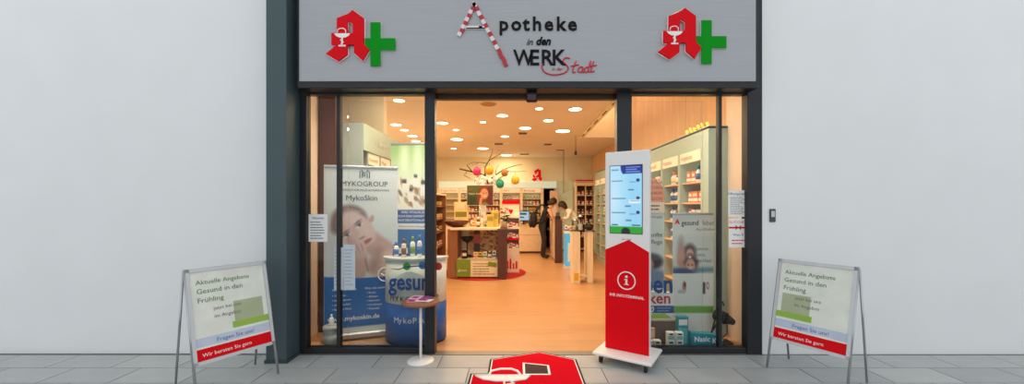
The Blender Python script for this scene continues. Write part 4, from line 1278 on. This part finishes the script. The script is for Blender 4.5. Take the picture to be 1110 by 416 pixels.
# promotional counter: half oval with blue base
pcn = thing('promotion_counter', 'curved promotional counter, white above and blue below, beside the entrance', 'counter', (-1.12, .44, 0))
def halfoval(w_, d_, n=20): return [(w_ * math.cos(PI + PI * k / n), d_ * math.sin(PI + PI * k / n)) for k in range(n + 1)] + [(w_, .0), (-w_, .0)][:0]
CB, CW = mat('counter_blue', (30, 96, 172), .35), mat('counter_white', (226, 230, 218), .35)
ov = halfoval(.335, .27)
MB().prism_xy(ov, 0.02, .44, smooth=True).build('lower_body', CB, pcn)
MB().prism_xy([(x * 1.003, y * 1.003) for x, y in ov], .44, .90, smooth=True).build('upper_body', CW, pcn)
MB().prism_xy([(x * 1.07, y * 1.07) for x, y in ov], .90, .925).build('worktop', mat('worktop_light', (200, 204, 200), .3), pcn)
MB().prism_xy([(x * .97, y * .97) for x, y in ov], 0, .02).build('foot_ring', RUBBER, pcn)
def curved_text(body, size, z, w_, d_, m_, par, a0, da, bold=0.0):
    """letters standing round the oval front"""
    for i, ch in enumerate(body):
        a = PI * 1.5 + a0 + da * i
        x, y = w_ * math.cos(a), d_ * math.sin(a)
        nx, ny = math.cos(a) / w_, math.sin(a) / d_
        rz = math.atan2(nx, -ny)
        if ch != ' ': text('letter', ch, size, (x, y, z), m_, par, .001, align='CENTER', rot=(PI / 2, 0, rz), bold=bold)
curved_text('MYKOGROUP', .08, .475, .34, .275, mat('print_navy', (30, 60, 110), .5), pcn, -.62, .19)
curved_text('MykoPlus', .085, .25, .34, .275, PWHITE, pcn, -.45, .15)
# items on the counter
for k, (dx, dy, h_, m_, c_) in enumerate(((-.2, -.06, .16, pw, pb), (-.1, -.12, .2, pc, pn), (-.02, -.06, .22, pw, pg), (.07, -.12, .24, pw, pb), (.15, -.07, .2, pb, pw), (.22, -.05, .17, pw, pr))):
    t = thing('product_bottle', ('small white', 'cream brown-capped', 'white green-capped', 'tall white', 'blue', 'white red-capped')[k] + ' bottle on the curved promotional counter', 'bottle', (-1.12 + dx, .44 + dy - .02, .9255), 0, 'bottles on the promotional counter')
    r = .026
    MB().lathe([(r * .9, 0), (r, .006), (r, h_ * .65), (r * .5, h_ * .76)], n=12).build('bottle_body', m_, t)
    MB().lathe([(r * .55, h_ * .75), (r * .55, h_)], n=12).build('cap', c_, t)
    MB().lathe([(r * 1.015, h_ * .15), (r * 1.015, h_ * .5)], n=12).build('bottle_label', pg if k == 2 else pw if m_ is pb else c_, t)
tag(MB().prism_xz([(-.1, 0), (.1, 0), (.085, .13), (-.085, .13)], -.02, .02).box(-.07, .07, -.022, -.02, .03, .09, 1).build('leaflet_holder', [BLUEP, pw], None, loc=(-1.27, .405, .9255)), 'blue leaflet holder on the promotional counter', 'holder')

# small drum with white bottle in the corner
dm = thing('drum', 'grey cylindrical drum on the window floor beside the portrait banner', 'drum', (-1.93, .165, 0))
dg_ = mat('drum_grey', (150, 150, 142), .5)
MB().lathe([(.075, 0), (.085, .01), (.085, .2), (.08, .21)], n=20).build('drum_body', dg_, dm)
MB().lathe([(.09, .2), (.09, .225), (.07, .235)], n=20).build('lid', mat('drum_lid', (170, 170, 162), .45), dm)
MB().lathe([(.0865, .06), (.0865, .15)], n=20).build('drum_label', mat('drum_print', (176, 176, 160), .5), dm)
wb = thing('pump_bottle', 'small white bottle standing on the grey drum', 'bottle', (-1.935, .16, .2355))
MB().lathe([(.022, 0), (.024, .008), (.024, .07), (.01, .085)], n=12).build('bottle_body', pw, wb)
MB().lathe([(.011, .083), (.011, .105), (.006, .112)], n=10).build('cap', pw, wb)

# notices stuck to the panes
def notice(label, px0, px1, py0, py1, n, y=.015, seed=1, header=None, hm=None, sheet=None, ink=None):
    D = y - Y0
    a, b = at(px0, py1, D), at(px1, py0, D)
    t = thing('notice', label, 'notice', (a.x, y, a.z))
    w_, h_ = b.x - a.x, b.z - a.z
    MB().box(0, w_, 0, .0015, 0, h_).build('sheet', sheet or PWHITE, t)
    z1 = h_ * .92
    if header:
        text('lettering', header, h_ * .13, (w_ / 2, -.0006, h_ * .82), hm or INK, t, align='CENTER'); z1 = h_ * .76
    if n: lines('small_print', t, w_ * .1, w_ * .9, h_ * .08, z1, n, -.0005, ink or GREYINK, seed=seed)
    return t, w_, h_
notice('white notice taped low on the outer pane beside the portrait banner', 334.5, 355, 232, 262, 7, seed=2, header='Hinweis')
notice('paper sheet taped over the portrait banner, nearer the mullion', 362, 372, 268, 314, 10, seed=3, sheet=mat('sheet_blueish', (196, 206, 214), .5), ink=mat('print_faint', (160, 172, 184), .5))
notice('paper sheet taped over the portrait banner, farther from the mullion', 372.5, 385, 265, 314, 11, seed=4, sheet=mat('sheet_blueish', (196, 206, 214), .5), ink=mat('print_faint', (160, 172, 184), .5))
notice('white opening hours sheet on the narrow pane beside the spotlight', 789.5, 810, 206, 235, 10, seed=5, header='Öffnungszeiten')
t, w_, h_ = notice('white voucher with red ribbon print on the narrow pane', 790, 810.5, 237, 268, 0, seed=6)
text('lettering', 'GUTSCHEIN', h_ * .12, (w_ / 2, -.0006, h_ * .84), RED, t, align='CENTER')
MB().box(0, w_, -.001, 0, h_ * .66, h_ * .72).build('ribbon', RED, t)
MB().prism_xz([(w_ * .5, h_ * .69), (w_ * .36, h_ * .78), (w_ * .36, h_ * .6)], -.002, -.001).prism_xz([(w_ * .5, h_ * .69), (w_ * .64, h_ * .78), (w_ * .64, h_ * .6)], -.002, -.001).build('bow', mat('bow_red', (170, 14, 28), .5), t)
text('lettering', 'Wert €', h_ * .12, (w_ / 2, -.0006, h_ * .4), INK, t, align='CENTER')
lines('small_print', t, w_ * .15, w_ * .9, h_ * .08, h_ * .3, 2, -.0005, RED, seed=8)

# lettering on the sliding glass
gl = thing('glass_lettering', 'large blue lettering with swoosh and coloured dots on the glass before the counter', 'lettering', (-1.33, .104, 0))
Dg = .104 - Y0
def gx(px): return (px - CX) * Dg / F + 1.33
def gz(py): return H - (py - CY) * Dg / F
text('letter', 'gesun', .25, (gx(421.5), -.0005, gz(314)), DBLUE, gl, .0005, bold=.006, xs=.74)
sw = MB().tube([(gx(423), -.001, gz(291)), (gx(432), -.001, gz(292)), (gx(441), -.001, gz(289)), (gx(458), -.001, gz(288)), (gx(476), -.001, gz(289.5))], [.002, .006, .007, .006, .003], 6)
sw.build('swoosh', DBLUE, gl)
for px, py, m_ in ((441, 288.5, mat('dot_green', (60, 160, 50), .4)), (458, 287.5, mat('dot_blue', (60, 130, 200), .4)), (475, 288.5, mat('dot_red', (206, 50, 50), .4))):
    MB().lathe([(.04, -.0008), (.04, .0008)], n=24).build('dot', m_, gl, loc=(gx(px), -.002, gz(py)), rot=(PI / 2, 0, 0))
gl2 = thing('glass_lettering', 'large blue lettering on the glass leaf behind the kiosk', 'lettering', (1.1, .104, 0))
text('letter', 'leben', .27, (1.615 - 1.1, -.0005, gz(317)), DBLUE, gl2, .0005, bold=.006, xs=.8, align='RIGHT')

# ================================================================== WINDOW DISPLAY, RIGHT BAY
b3, h = rollup('roll_up_banner', 'white roll-up banner with laughing family photo and green stripe beside the mullion', (1.735, .42), (2.19, .42), 1.40)
def family(U, V_):
    p = Paint(U, V_, (212, 226, 222))
    p.rect(-1, 2, -.1, .17, (226, 234, 230), .04)
    p.rect(-1, 2, .45, .495, (120, 160, 176), .03)
    p.ell(.2, .30, .09, .1, (176, 156, 150), soft=.5)
    p.ell(.42, .32, .15, .07, (84, 58, 48), soft=.3); p.ell(.42, .345, .1, .055, (216, 160, 136), soft=.2)
    p.ell(.2, .38, .1, .09, (206, 150, 128), soft=.4)
    p.ell(.45, .41, .17, .065, (76, 52, 44), soft=.3); p.ell(.43, .44, .12, .065, (222, 166, 142), soft=.2)
    for ex, ey in ((.38, .335), (.46, .335), (.38, .43), (.48, .43)): p.ell(ex, ey, .018, .007, (60, 40, 36), soft=.4)
    p.ell(.42, .362, .035, .008, (244, 236, 230), soft=.3); p.ell(.43, .462, .045, .012, (244, 236, 230), soft=.3)
    p.ell(.25, .49, .3, .03, (70, 90, 130), soft=.4)
    p.rect(-1, 2, .505, 2, (232, 238, 234))
    p.ell(.28, .62, .05, .05, (196, 130, 110)); p.ell(.3, .6, .03, .02, (90, 64, 52)); p.rect(.12, .3, .645, .675, (190, 196, 196)); p.rect(.72, .8, .58, .68, (70, 84, 84)); p.ell(.86, .61, .035, .03, (170, 80, 80)); p.ell(.86, .61, .022, .018, (232, 238, 234))
    p.rect(-1, 2, .785, .845, (110, 172, 60), .012)
    return p.c
picture('family_print', b3, -h + .002, h - .002, .09, 1.378, -.004, 60, 150, family)
text('lettering', 'gesund', .08, (-.13, -.006, 1.265), INK, b3, bold=.001, xs=.85); text('lettering', 'leben', .08, (.105, -.006, 1.265), mat('print_teal_grey', (110, 140, 130), .5), b3, xs=.75)
text('lettering', 'Apotheken', .05, (.03, -.006, 1.205), GREYINK, b3)
text('lettering', 'A', .07, (-.2, -.006, 1.28), RED, b3, bold=.004)
for i, s_ in enumerate(('Sommer,', 'Sonne,', 'gute Haut!')): text('lettering', s_, .055, (.02, -.006, .985 - i * .065), mat('print_slate', (70, 84, 92), .6), b3, xs=.8)
# arch topped cardboard poster behind the kiosk
b4 = thing('cardboard_poster', 'tall pale cardboard poster with orange arched header behind the kiosk', 'poster', (1.41, .5, 0), 0)
arch = [(-.26, 1.45), (-.26, 1.62)] + [(-.26 + .26 + .26 * math.cos(PI - a * PI / 12), 1.62 + .2 * math.sin(a * PI / 12)) for a in range(1, 12)] + [(.26, 1.62), (.26, 1.45)]
MB().prism_xz(arch, -.012, .012).build('header', mat('header_orange', (226, 150, 110), .5), b4)
MB().box(-.26, .26, -.01, .01, .0, 1.45).build('board', mat('poster_pale', (206, 218, 214), .5), b4)
MB().box(-.26, .26, -.014, -.01, 1.40, 1.52).build('header_stripe', mat('poster_cream', (236, 214, 190), .5), b4)
for i, s_ in enumerate(('GUTES FÜR', 'MENSCHEN', 'AUS IHRER', 'REGION')): text('lettering', s_, .05, (.24, -.0125, 1.73 - i * .062), mat('print_brown', (120, 56, 40), .5), b4, align='RIGHT')
lines('small_print', b4, .02, .24, 1.42, 1.5, 2, -.0145, INK, seed=11)
text('lettering', 'HAUTPFLEGE', .036, (.24, -.0115, 1.34), INK, b4, align='RIGHT')
text('lettering', 'Sanfte', .07, (.24, -.0115, 1.13), INK, b4, align='RIGHT'); text('lettering', 'Pflege', .07, (.24, -.0115, 1.05), INK, b4, align='RIGHT')
def silhouette(U, V_):
    p = Paint(U, V_, (206, 218, 214)); p.ell(.7, .3, .28, .22, (52, 44, 44), soft=.2); p.ell(.6, .38, .16, .2, (206, 160, 140)); p.ell(.75, .8, .4, .3, (120, 140, 170), soft=.2); return p.c
picture('printed_person', b4, -.24, .255, .55, .98, -.0112, 24, 24, silhouette)
# window platform and goods
PLB = mat('platform_brown', (108, 84, 66), .6)
t = thing('window_platform', 'low brown display step in the window behind the kiosk', 'platform', (1.2, .2, 0))
MB().box(0, .5, .05, .2, 0, .25, bev=.004).build('riser', PLB, t)
MB().box(-.02, .51, .04, .21, .25, .27, bev=.004).build('top', mat('platform_top', (176, 166, 150), .6), t)
# price card box reading "ken"
t = thing('price_box', 'white price card with red lettering and blue band standing on the brown step', 'card', (1.5, .32, .2712))
MB().prism_xz([(-.2, 0), (.2, 0), (.2, .27), (-.2, .29)], -.02, .02).build('card', PWHITE, t)
MB().box(-.2, .2, -.022, -.02, .05, .13).build('blue_band', DBLUE, t)
text('lettering', 'ken', .17, (.17, -.0225, .155), mat('card_red', (206, 60, 60), .5), t, .0005, align='RIGHT', bold=.003)
text('lettering', '750', .085, (-.02, -.0225, .06), PWHITE, t, bold=.003, align='RIGHT', shear=.2)
lines('small_print', t, .02, .19, .06, .12, 2, -.0225, mat('print_pale_blue', (140, 170, 210), .5), seed=12)
MB().prism_xz([(-.2, -.0), (.17, 0), (.1, .05), (-.2, .03)], -.045, -.03).build('green_leaf_strip', mat('leaf_lime', (150, 190, 70), .5), t)
# small packs in front
SM = [(1.26, 0), (1.345, 1), (1.43, 0), (1.515, 2)]
for k, (x, kd) in enumerate(((1.20, 0), (1.29, 0), (1.375, 1), (1.46, 0), (1.60, 0), (1.69, 0))):
    p = MB().box(-.038, .038, -.03, .03, 0, .085, 0, bev=.003).box(-.03, .03, -.0315, -.03, .012, .05, 1).box(-.02, .02, -.0315, -.03, .058, .074, 2).build('small_pack', [pw, mat('pack_coral', (196, 120, 100), .5) if k % 2 else mat('pack_mint', (150, 186, 160), .5), INK], None, loc=(x, .15, 0))
    tag(p, 'small white pack on the window floor, ' + ('first from the kiosk', 'second from the kiosk', 'third from the kiosk', 'fourth from the kiosk', 'beside the turquoise bag', 'touching the turquoise bag')[k], 'pack', 'small packs on the window floor')
for k, x in enumerate((1.33, 1.60, 1.69)):
    p = MB().box(-.038, .038, -.03, .03, 0, .085, 0, bev=.003).box(-.03, .03, -.0315, -.03, .012, .05, 1).box(-.02, .02, -.0315, -.03, .058, .074, 2).build('small_pack', [pw, mat('pack_coral', (196, 120, 100), .5) if k == 0 else mat('pack_mint', (150, 186, 160), .5), INK], None, loc=(x, .15, .0852))
    tag(p, 'small white pack stacked on the lower packs, ' + ('before the orange pack', 'nearer the kiosk', 'nearer the turquoise bag')[k], 'pack', 'small packs on the window floor')
p = MB().box(-.05, .05, -.02, .02, 0, .19, 0, bev=.003).box(-.04, .04, -.021, -.02, .1, .17, 1).build('tall_pack', [mat('pack_apricot', (216, 160, 120), .5), mat('pack_apricot2', (232, 190, 150), .5)], None, loc=(1.41, .213, 0))
tag(p, 'tall apricot pack leaning before the brown step', 'pack')
p = MB().box(-.055, .055, -.03, .03, 0, .32, 0, bev=.004).box(-.045, .045, -.031, -.03, .04, .2, 1).box(-.045, .045, -.031, -.03, .23, .29, 2).build('teal_carton', [mat('pack_teal', (40, 140, 150), .45), mat('pack_teal2', (90, 180, 190), .45), pw], None, loc=(1.745, .2, 0))
tag(p, 'upright teal carton in front of the family banner', 'carton')
t = thing('turquoise_pack', 'wide turquoise pack with white lettering lying in the window corner', 'pack', (1.96, .155, 0), .05)
MB().prism_xz([(-.15, 0), (.17, 0), (.17, .13), (.05, .15), (-.15, .17)], -.04, .04).build('pack_body', mat('pack_turquoise', (24, 150, 168), .4), t)
text('lettering', 'Nasic', .075, (-.13, -.0415, .08), PWHITE, t, bold=.002); text('lettering', 'Kur', .075, (.06, -.0415, .06), PWHITE, t, bold=.002)
MB().prism_xz([(-.15, 0), (.17, 0), (.17, .03), (-.15, .05)], -.0415, -.04).build('wave_print', mat('pack_aqua', (140, 210, 214), .4), t)
# black spotlight on its bracket
sl = thing('floor_spotlight', 'black spotlight on a bent bracket on the floor of the narrow pane', 'spotlight', (2.21, .3, 0))
MB().box(-.1, .1, -.07, .07, 0, .02, bev=.004).build('base_plate', RUBBER, sl)
MB().tube([(-.1, 0, .02), (-.1, 0, .12), (-.02, 0, .42), (.02, 0, .44), (.03, 0, .40)], .009, 6).build('bracket', RUBBER, sl)
MB().tube([(-.1, 0, .12), (0, 0, .28)], .009, 6).build('arm', RUBBER, sl)
hd_ = MB().lathe([(.05, -.1), (.062, -.09), (.06, .02), (.045, .06), (.03, .11), (.012, .12)], n=16).build('lamp_head', RUBBER, sl, loc=(.03, 0, .27), rot=(.2, 2.0, 0))
for k in range(4): MB().lathe([(.066, 0), (.066, .006)], n=16).build('cooling_fin', RUBBER, sl, loc=(.03 + math.sin(2.0) * (-.06 + k * .025), 0, .27 + math.cos(2.0) * (-.06 + k * .025)), rot=(.2, 2.0, 0))
MB().tube([(.08, .03, .2), (.1, .06, .08), (.04, .08, .012), (-.1, .1, .008)], .006, 6).build('cable', RUBBER, sl)

# ================================================================== OUTSIDE: KIOSK
a, b_ = Vector((.865, -.11, 0)), Vector((1.215, -.335, 0))
rz = math.atan2(b_.y - a.y, b_.x - a.x); KW = (b_ - a).length; KH = KW / 2
kc = (a + b_) / 2
k_ = thing('info_kiosk', 'white and red digital information kiosk on castors in front of the entrance', 'kiosk', (kc.x, kc.y, 0), rz)
KB, KT = .115, 2.0
MB().box(-KH - .07, KH + .06, -.17, .26, .075, .1, bev=.006).build('base_plate', WHITEG, k_)
MB().box(-KH, KH, 0, .07, .1, KT, bev=.006).build('body', WHITEG, k_)
for sx in (-1, 1):
    for yy in (-.12, .2):
        x = sx * (KH + .0)
        c_ = MB().box(-.014, .014, -.02, .02, .048, .075).build('caster', STEEL, k_, loc=(x, yy, 0))
        MB().lathe([(.024, -.014), (.034, -.01), (.034, .01), (.024, .014)], n=16).build('wheel', RUBBER, c_, loc=(0, 0, .0345), rot=(0, PI / 2, 0))
# red house-shaped front
zr = 1.49 - (272 - 222) * 3.62 / 417
MB().prism_xz([(-KH + .001, .105), (KH - .001, .105), (KH - .001, zr), (.02, zr + .105), (-KH + .001, zr)], -.004, 0).build('red_panel', RED, k_)
ks = MB()
ci = [(.0 + .082 * math.cos(t_ * PI / 16), -.006, .775 + .082 * math.sin(t_ * PI / 16)) for t_ in range(33)]
ks.tube(ci, .006, 6)
ks.lathe([(.012, -.002), (.012, .002)], c=(0, 0, 0), n=12)
for i in range(len(ks.v) - 24, len(ks.v)):
    x, y, z = ks.v[i]; ks.v[i] = (x, -.006 + z, .812 + y)
ks.box(-.0085, .0085, -.008, -.004, .74, .79); ks.box(-.02, .0, -.008, -.004, .782, .79); ks.box(-.02, .02, -.008, -.004, .735, .743)
ks.build('info_symbol', PWHITE, k_)
text('lettering', 'IHR INFOTERMINAL', .037, (0, -.0045, .615), PWHITE, k_, .0005, align='CENTER', bold=.0005)
text('lettering', 'gesund.de', .022, (0, -.0015, 1.16), GREYINK, k_, align='CENTER')
# screen
SX0, SX1, SZ0, SZ1 = -KH + .05, KH - .065, 1.222, 1.862
MB().box(SX0 - .006, SX1 + .006, -.003, .0, SZ0 - .006, SZ1 + .006).build('bezel', RUBBER, k_)
def screen(U, V_):
    p = Paint(U, V_, (150, 212, 244))
    p.ell(.1, .5, .3, .6, (196, 232, 250), soft=.9)
    p.rect(.42, 1.1, -.1, .12, (20, 44, 140), .012); p.ell(.44, .02, .1, .1, (20, 44, 140))
    for i in range(3): p.rect(.5, .95 - .1 * (i % 2), .02 + i * .033, .035 + i * .033, (120, 150, 220), .006)
    p.rect(.05, .28, .05, .07, (90, 150, 190), .01)
    for y, w2 in ((.22, .4), (.48, .5), (.69, .5)):
        p.rect(.05, w2, y, y + .012, (70, 110, 140), .008); p.ell(.88, y, .055, .025, (40, 60, 90))
        p.rect(.62, .82, y + .02, y + .03, (90, 120, 150), .008)
    p.rect(.6, .95, .5, .56, (220, 240, 248), .01); p.rect(.64, .92, .515, .525, (100, 140, 170), .006)
    for x, y in ((.58, .35), (.48, .59), (.5, .8)): p.rect(x, x + .18, y, y + .018, (60, 110, 150), .01)
    p.rect(-1, 2, .9, 2, (40, 160, 40), .008); p.rect(.05, .25, .87, .885, (40, 70, 100), .006); p.rect(.7, .95, .87, .885, (40, 70, 100), .006)
    p.ell(.5, .98, .14, .065, (14, 34, 24), soft=.12)
    return p.c
picture('screen', k_, SX0, SX1, SZ0, SZ1, -.004, 60, 110, screen, print_mat('screen_picture', .25, .35))

# ================================================================== OUTSIDE: SMALL TABLE WITH LEAFLETS
tb = thing('side_table', 'small round wooden table on white pole by the entrance post', 'table', (-.915, -.19, 0))
MB().lathe([(.125, 0), (.128, .006), (.12, .014), (.02, .02)], n=28).build('base', WHITEG, tb)
MB().tube([(0, 0, .015), (0, 0, .55)], .0125, 10).build('pole', WHITEG, tb)
MB().lathe([(.165, .55), (.178, .555), (.178, .575), (.17, .58)], n=32).build('table_top', mat('oak_top', (150, 96, 62), .45, 0, .15, 6, stretch=(1, 8, 1)), tb)
for k, (dx, dy, rz2, cc, lb) in enumerate(((-.05, -.03, .4, (226, 120, 170), 'pink'), (.04, -.02, -.3, (240, 236, 240), 'white'), (.02, .06, .9, (120, 80, 160), 'violet'), (-.06, .06, 1.4, (236, 210, 226), 'pale pink'))):
    z = .5805 + k * .004
    p = MB().box(-.075, .075, -.05, .05, 0, .0035, 0).box(-.05, .03, -.03, .03, .0035, .0042, 1).build('leaflet', [mat('leaflet_' + lb.replace(' ', '_'), cc, .4), mat('leaflet_print', (190, 60, 120), .5)], None, loc=(-.915 + dx, -.19 + dy, z), rot=(0, 0, rz2))
    tag(p, lb + ' leaflet lying on the small round table', 'leaflet')

# ================================================================== OUTSIDE: A-BOARDS
def aboard(label, foot, face, side):
    """foot: ground point of the visible leg; face: plan unit vector it faces; side: plan unit vector to the other leg"""
    n = Vector((face[0], face[1], 0)).normalized(); s_ = Vector((side[0], side[1], 0)).normalized()
    t = thing('a_frame_board', label, 'sign board', (foot[0], foot[1], 0))
    W_, Ht, ln = .58, .985, .235
    def P_(u, z, off=0.0): # u along width 0..W, z height, off in front of the leg plane
        return s_ * u - n * ln * (z / Ht) + n * off + Vector((0, 0, z))
    for u in (0, W_):
        MB().tube([P_(u, .015), P_(u, Ht)], .012, 4).build('leg', STEEL, t)
        MB().tube([P_(u, Ht - .02, -.02), s_ * u - n * (ln + .17) + Vector((0, 0, .012))], .011, 4).build('rear_leg', STEEL, t)
    def slab(u0, u1, z0, z1, o0, o1, m_, name):
        q = [P_(u0, z0, o0), P_(u1, z0, o0), P_(u1, z1, o0), P_(u0, z1, o0), P_(u0, z0, o1), P_(u1, z0, o1), P_(u1, z1, o1), P_(u0, z1, o1)]
        b = MB()
        for f in ((0, 1, 2, 3), (7, 6, 5, 4), (0, 4, 5, 1), (1, 5, 6, 2), (2, 6, 7, 3), (3, 7, 4, 0)): b.face([q[i] for i in f])
        return b.build(name, m_, t)
    z0, z1 = .27, Ht
    slab(0, W_, z0, z1, -.012, .004, STEEL, 'backing')
    slab(.025, W_ - .025, z0 + .025, z1 - .025, .004, .006, mat('board_poster', (232, 236, 226), .4), 'poster')
    for u0, u1, a_, b2 in ((0, W_, z1 - .025, z1), (0, W_, z0, z0 + .025), (0, .025, z0, z1), (W_ - .025, W_, z0, z1)):
        slab(u0, u1, a_, b2, .002, .014, STEEL, 'snap_frame')
    slab(.025, W_ - .025, z0 + .025, z0 + .11, .0065, .007, RED, 'red_band')
    slab(.025, W_ - .025, z0 + .125, z0 + .19, .0065, .007, mat('board_lilac', (196, 206, 226), .4), 'pale_band')
    slab(.025, .3, z0 + .21, z0 + .26, .0065, .007, mat('leaf_lime', (150, 190, 70), .5), 'green_band')
    slab(.06, .28, z0 + .26, z0 + .42, .0065, .007, mat('board_picture', (176, 186, 150), .5), 'picture_field')
    # lettering lies in the board plane
    ex = s_ if n.cross(s_).z > 0 else -s_      # reading direction
    ez = (Vector((0, 0, Ht)) - n * ln).normalized(); ey = ez.cross(ex)
    u_start = W_ - .06 if ex.dot(s_) < 0 else .06
    M = Matrix((ex, ez, ex.cross(ez))).transposed().to_euler()
    def tx(body, size, z, m_, du=0.0, bold=0.0):
        u = u_start + (du if ex.dot(s_) > 0 else -du)
        text('lettering', body, size, P_(u, z, .008), m_, t, rot=tuple(M), bold=bold)
    tx('Aktuelle Angebote', .05, .86, mat('print_green', (80, 130, 60), .5)); tx('Gesund in den', .055, .79, mat('print_green', (80, 130, 60), .5)); tx('Frühling', .055, .72, mat('print_green', (80, 130, 60), .5))
    tx('jetzt bei uns', .04, .65, GREYINK, .1); tx('im Angebot', .04, .59, GREYINK, .1)
    tx('Fragen Sie uns!', .045, z0 + .14, BLUEP, .1); tx('Wir beraten Sie gern', .04, z0 + .05, PWHITE)
    return t
aboard('aluminium A-frame board with offer poster in front of the dark pillar', (-2.08, -.5), (.857, -.515), (-.515, -.857))
aboard('aluminium A-frame board beside the white wall at the window with the spotlight', (2.27, -.37), (-.857, -.515), (.515, -.857))
tag(MB().box(0, .06, -.012, 0, 0, .13, 0, bev=.004).box(.012, .048, -.015, -.012, .05, .11, 1).build('wall_plate', [mat('plate_dark', (70, 72, 74), .5), STEEL], None, loc=(2.52, -.021, 1.32)), 'small dark plate on the white wall beside the black frame', 'plate')

# ================================================================== ENTRANCE MAT (A shaped)
mt = thing('entrance_mat', 'red A-shaped doormat with white chalice outline on the tiles before the entrance', 'mat', (0, 0, 0))
MS = .76 / 110.0                                # crop units to metres: body of the A is 110 wide
MXC, MYT = .16, -.005                           # x of the apex, y of the apex
def mfn(u, v): return (MXC + (u - 420) * MS, MYT - (v - 47) * MS * .78)
MATR = mat('mat_red', (206, 12, 32), .95, 0, .1, 90, bump=.4, spec=.05)
MATK = mat('mat_black', (36, 32, 32), .95, 0, .1, 90)
def off_poly(k):
    out = []
    n = len(A_OUT); P_ = [Vector(mfn(*q)) for q in A_OUT]
    ar = sum(P_[i].x * P_[(i + 1) % n].y - P_[(i + 1) % n].x * P_[i].y for i in range(n)); sg_ = 1 if ar > 0 else -1
    for i in range(n):
        d1 = (P_[i] - P_[i - 1]).normalized(); d2 = (P_[(i + 1) % n] - P_[i]).normalized()
        n1, n2 = Vector((d1.y, -d1.x)) * sg_, Vector((d2.y, -d2.x)) * sg_
        m_ = (n1 + n2); m_ = m_ / max(m_.length_squared, .3) * 2 if m_.length > 1e-6 else n1
        out.append(tuple(P_[i] + m_ * k))
    return out
MB().prism_xy(off_poly(.035), .0005, .006).build('border', MATK, mt)
MB().prism_xy(off_poly(.018), .0055, .0075).build('white_line', PWHITE, mt)
MB().prism_xy(off_poly(.008), .007, .0095).build('pile', MATR, mt)
hole = [(412, 96), (436, 92), (436, 118), (412, 122)]
hole = [mfn(*q) for q in [(405, 92), (440, 103), (440, 140), (405, 140)]]
MB().prism_xy(hole, .0092, .0112).build('hole_outline', PWHITE, mt)
cx_ = sum(q[0] for q in hole) / 4; cy_ = sum(q[1] for q in hole) / 4
MB().prism_xy([(cx_ + (x - cx_) * .84, cy_ + (y - cy_) * .84) for x, y in hole], .011, .0124).build('hole_field', mat('mat_brown', (70, 52, 46), .95), mt)
ml = MB()
ml.prism_xy([mfn(*q) for q in [(345, 143), (415, 143), (408, 154), (392, 161), (372, 161), (356, 154)]], .0092, .0115)
def mline(pts, r=.009): ml.tube([(mfn(*q)[0], mfn(*q)[1], .0105) for q in pts], r, 6)
mline([(345, 143), (415, 143), (408, 156), (392, 162), (372, 162), (356, 156), (345, 143)])
mline([(362, 141), (364, 127), (376, 119), (390, 119), (398, 127), (402, 141)], .012)
mline([(382, 162), (382, 188)]); mline([(388, 162), (394, 170), (380, 178), (392, 186), (384, 194)])
mline([(366, 196), (404, 196)], .014)
ml.build('chalice', PWHITE, mt)
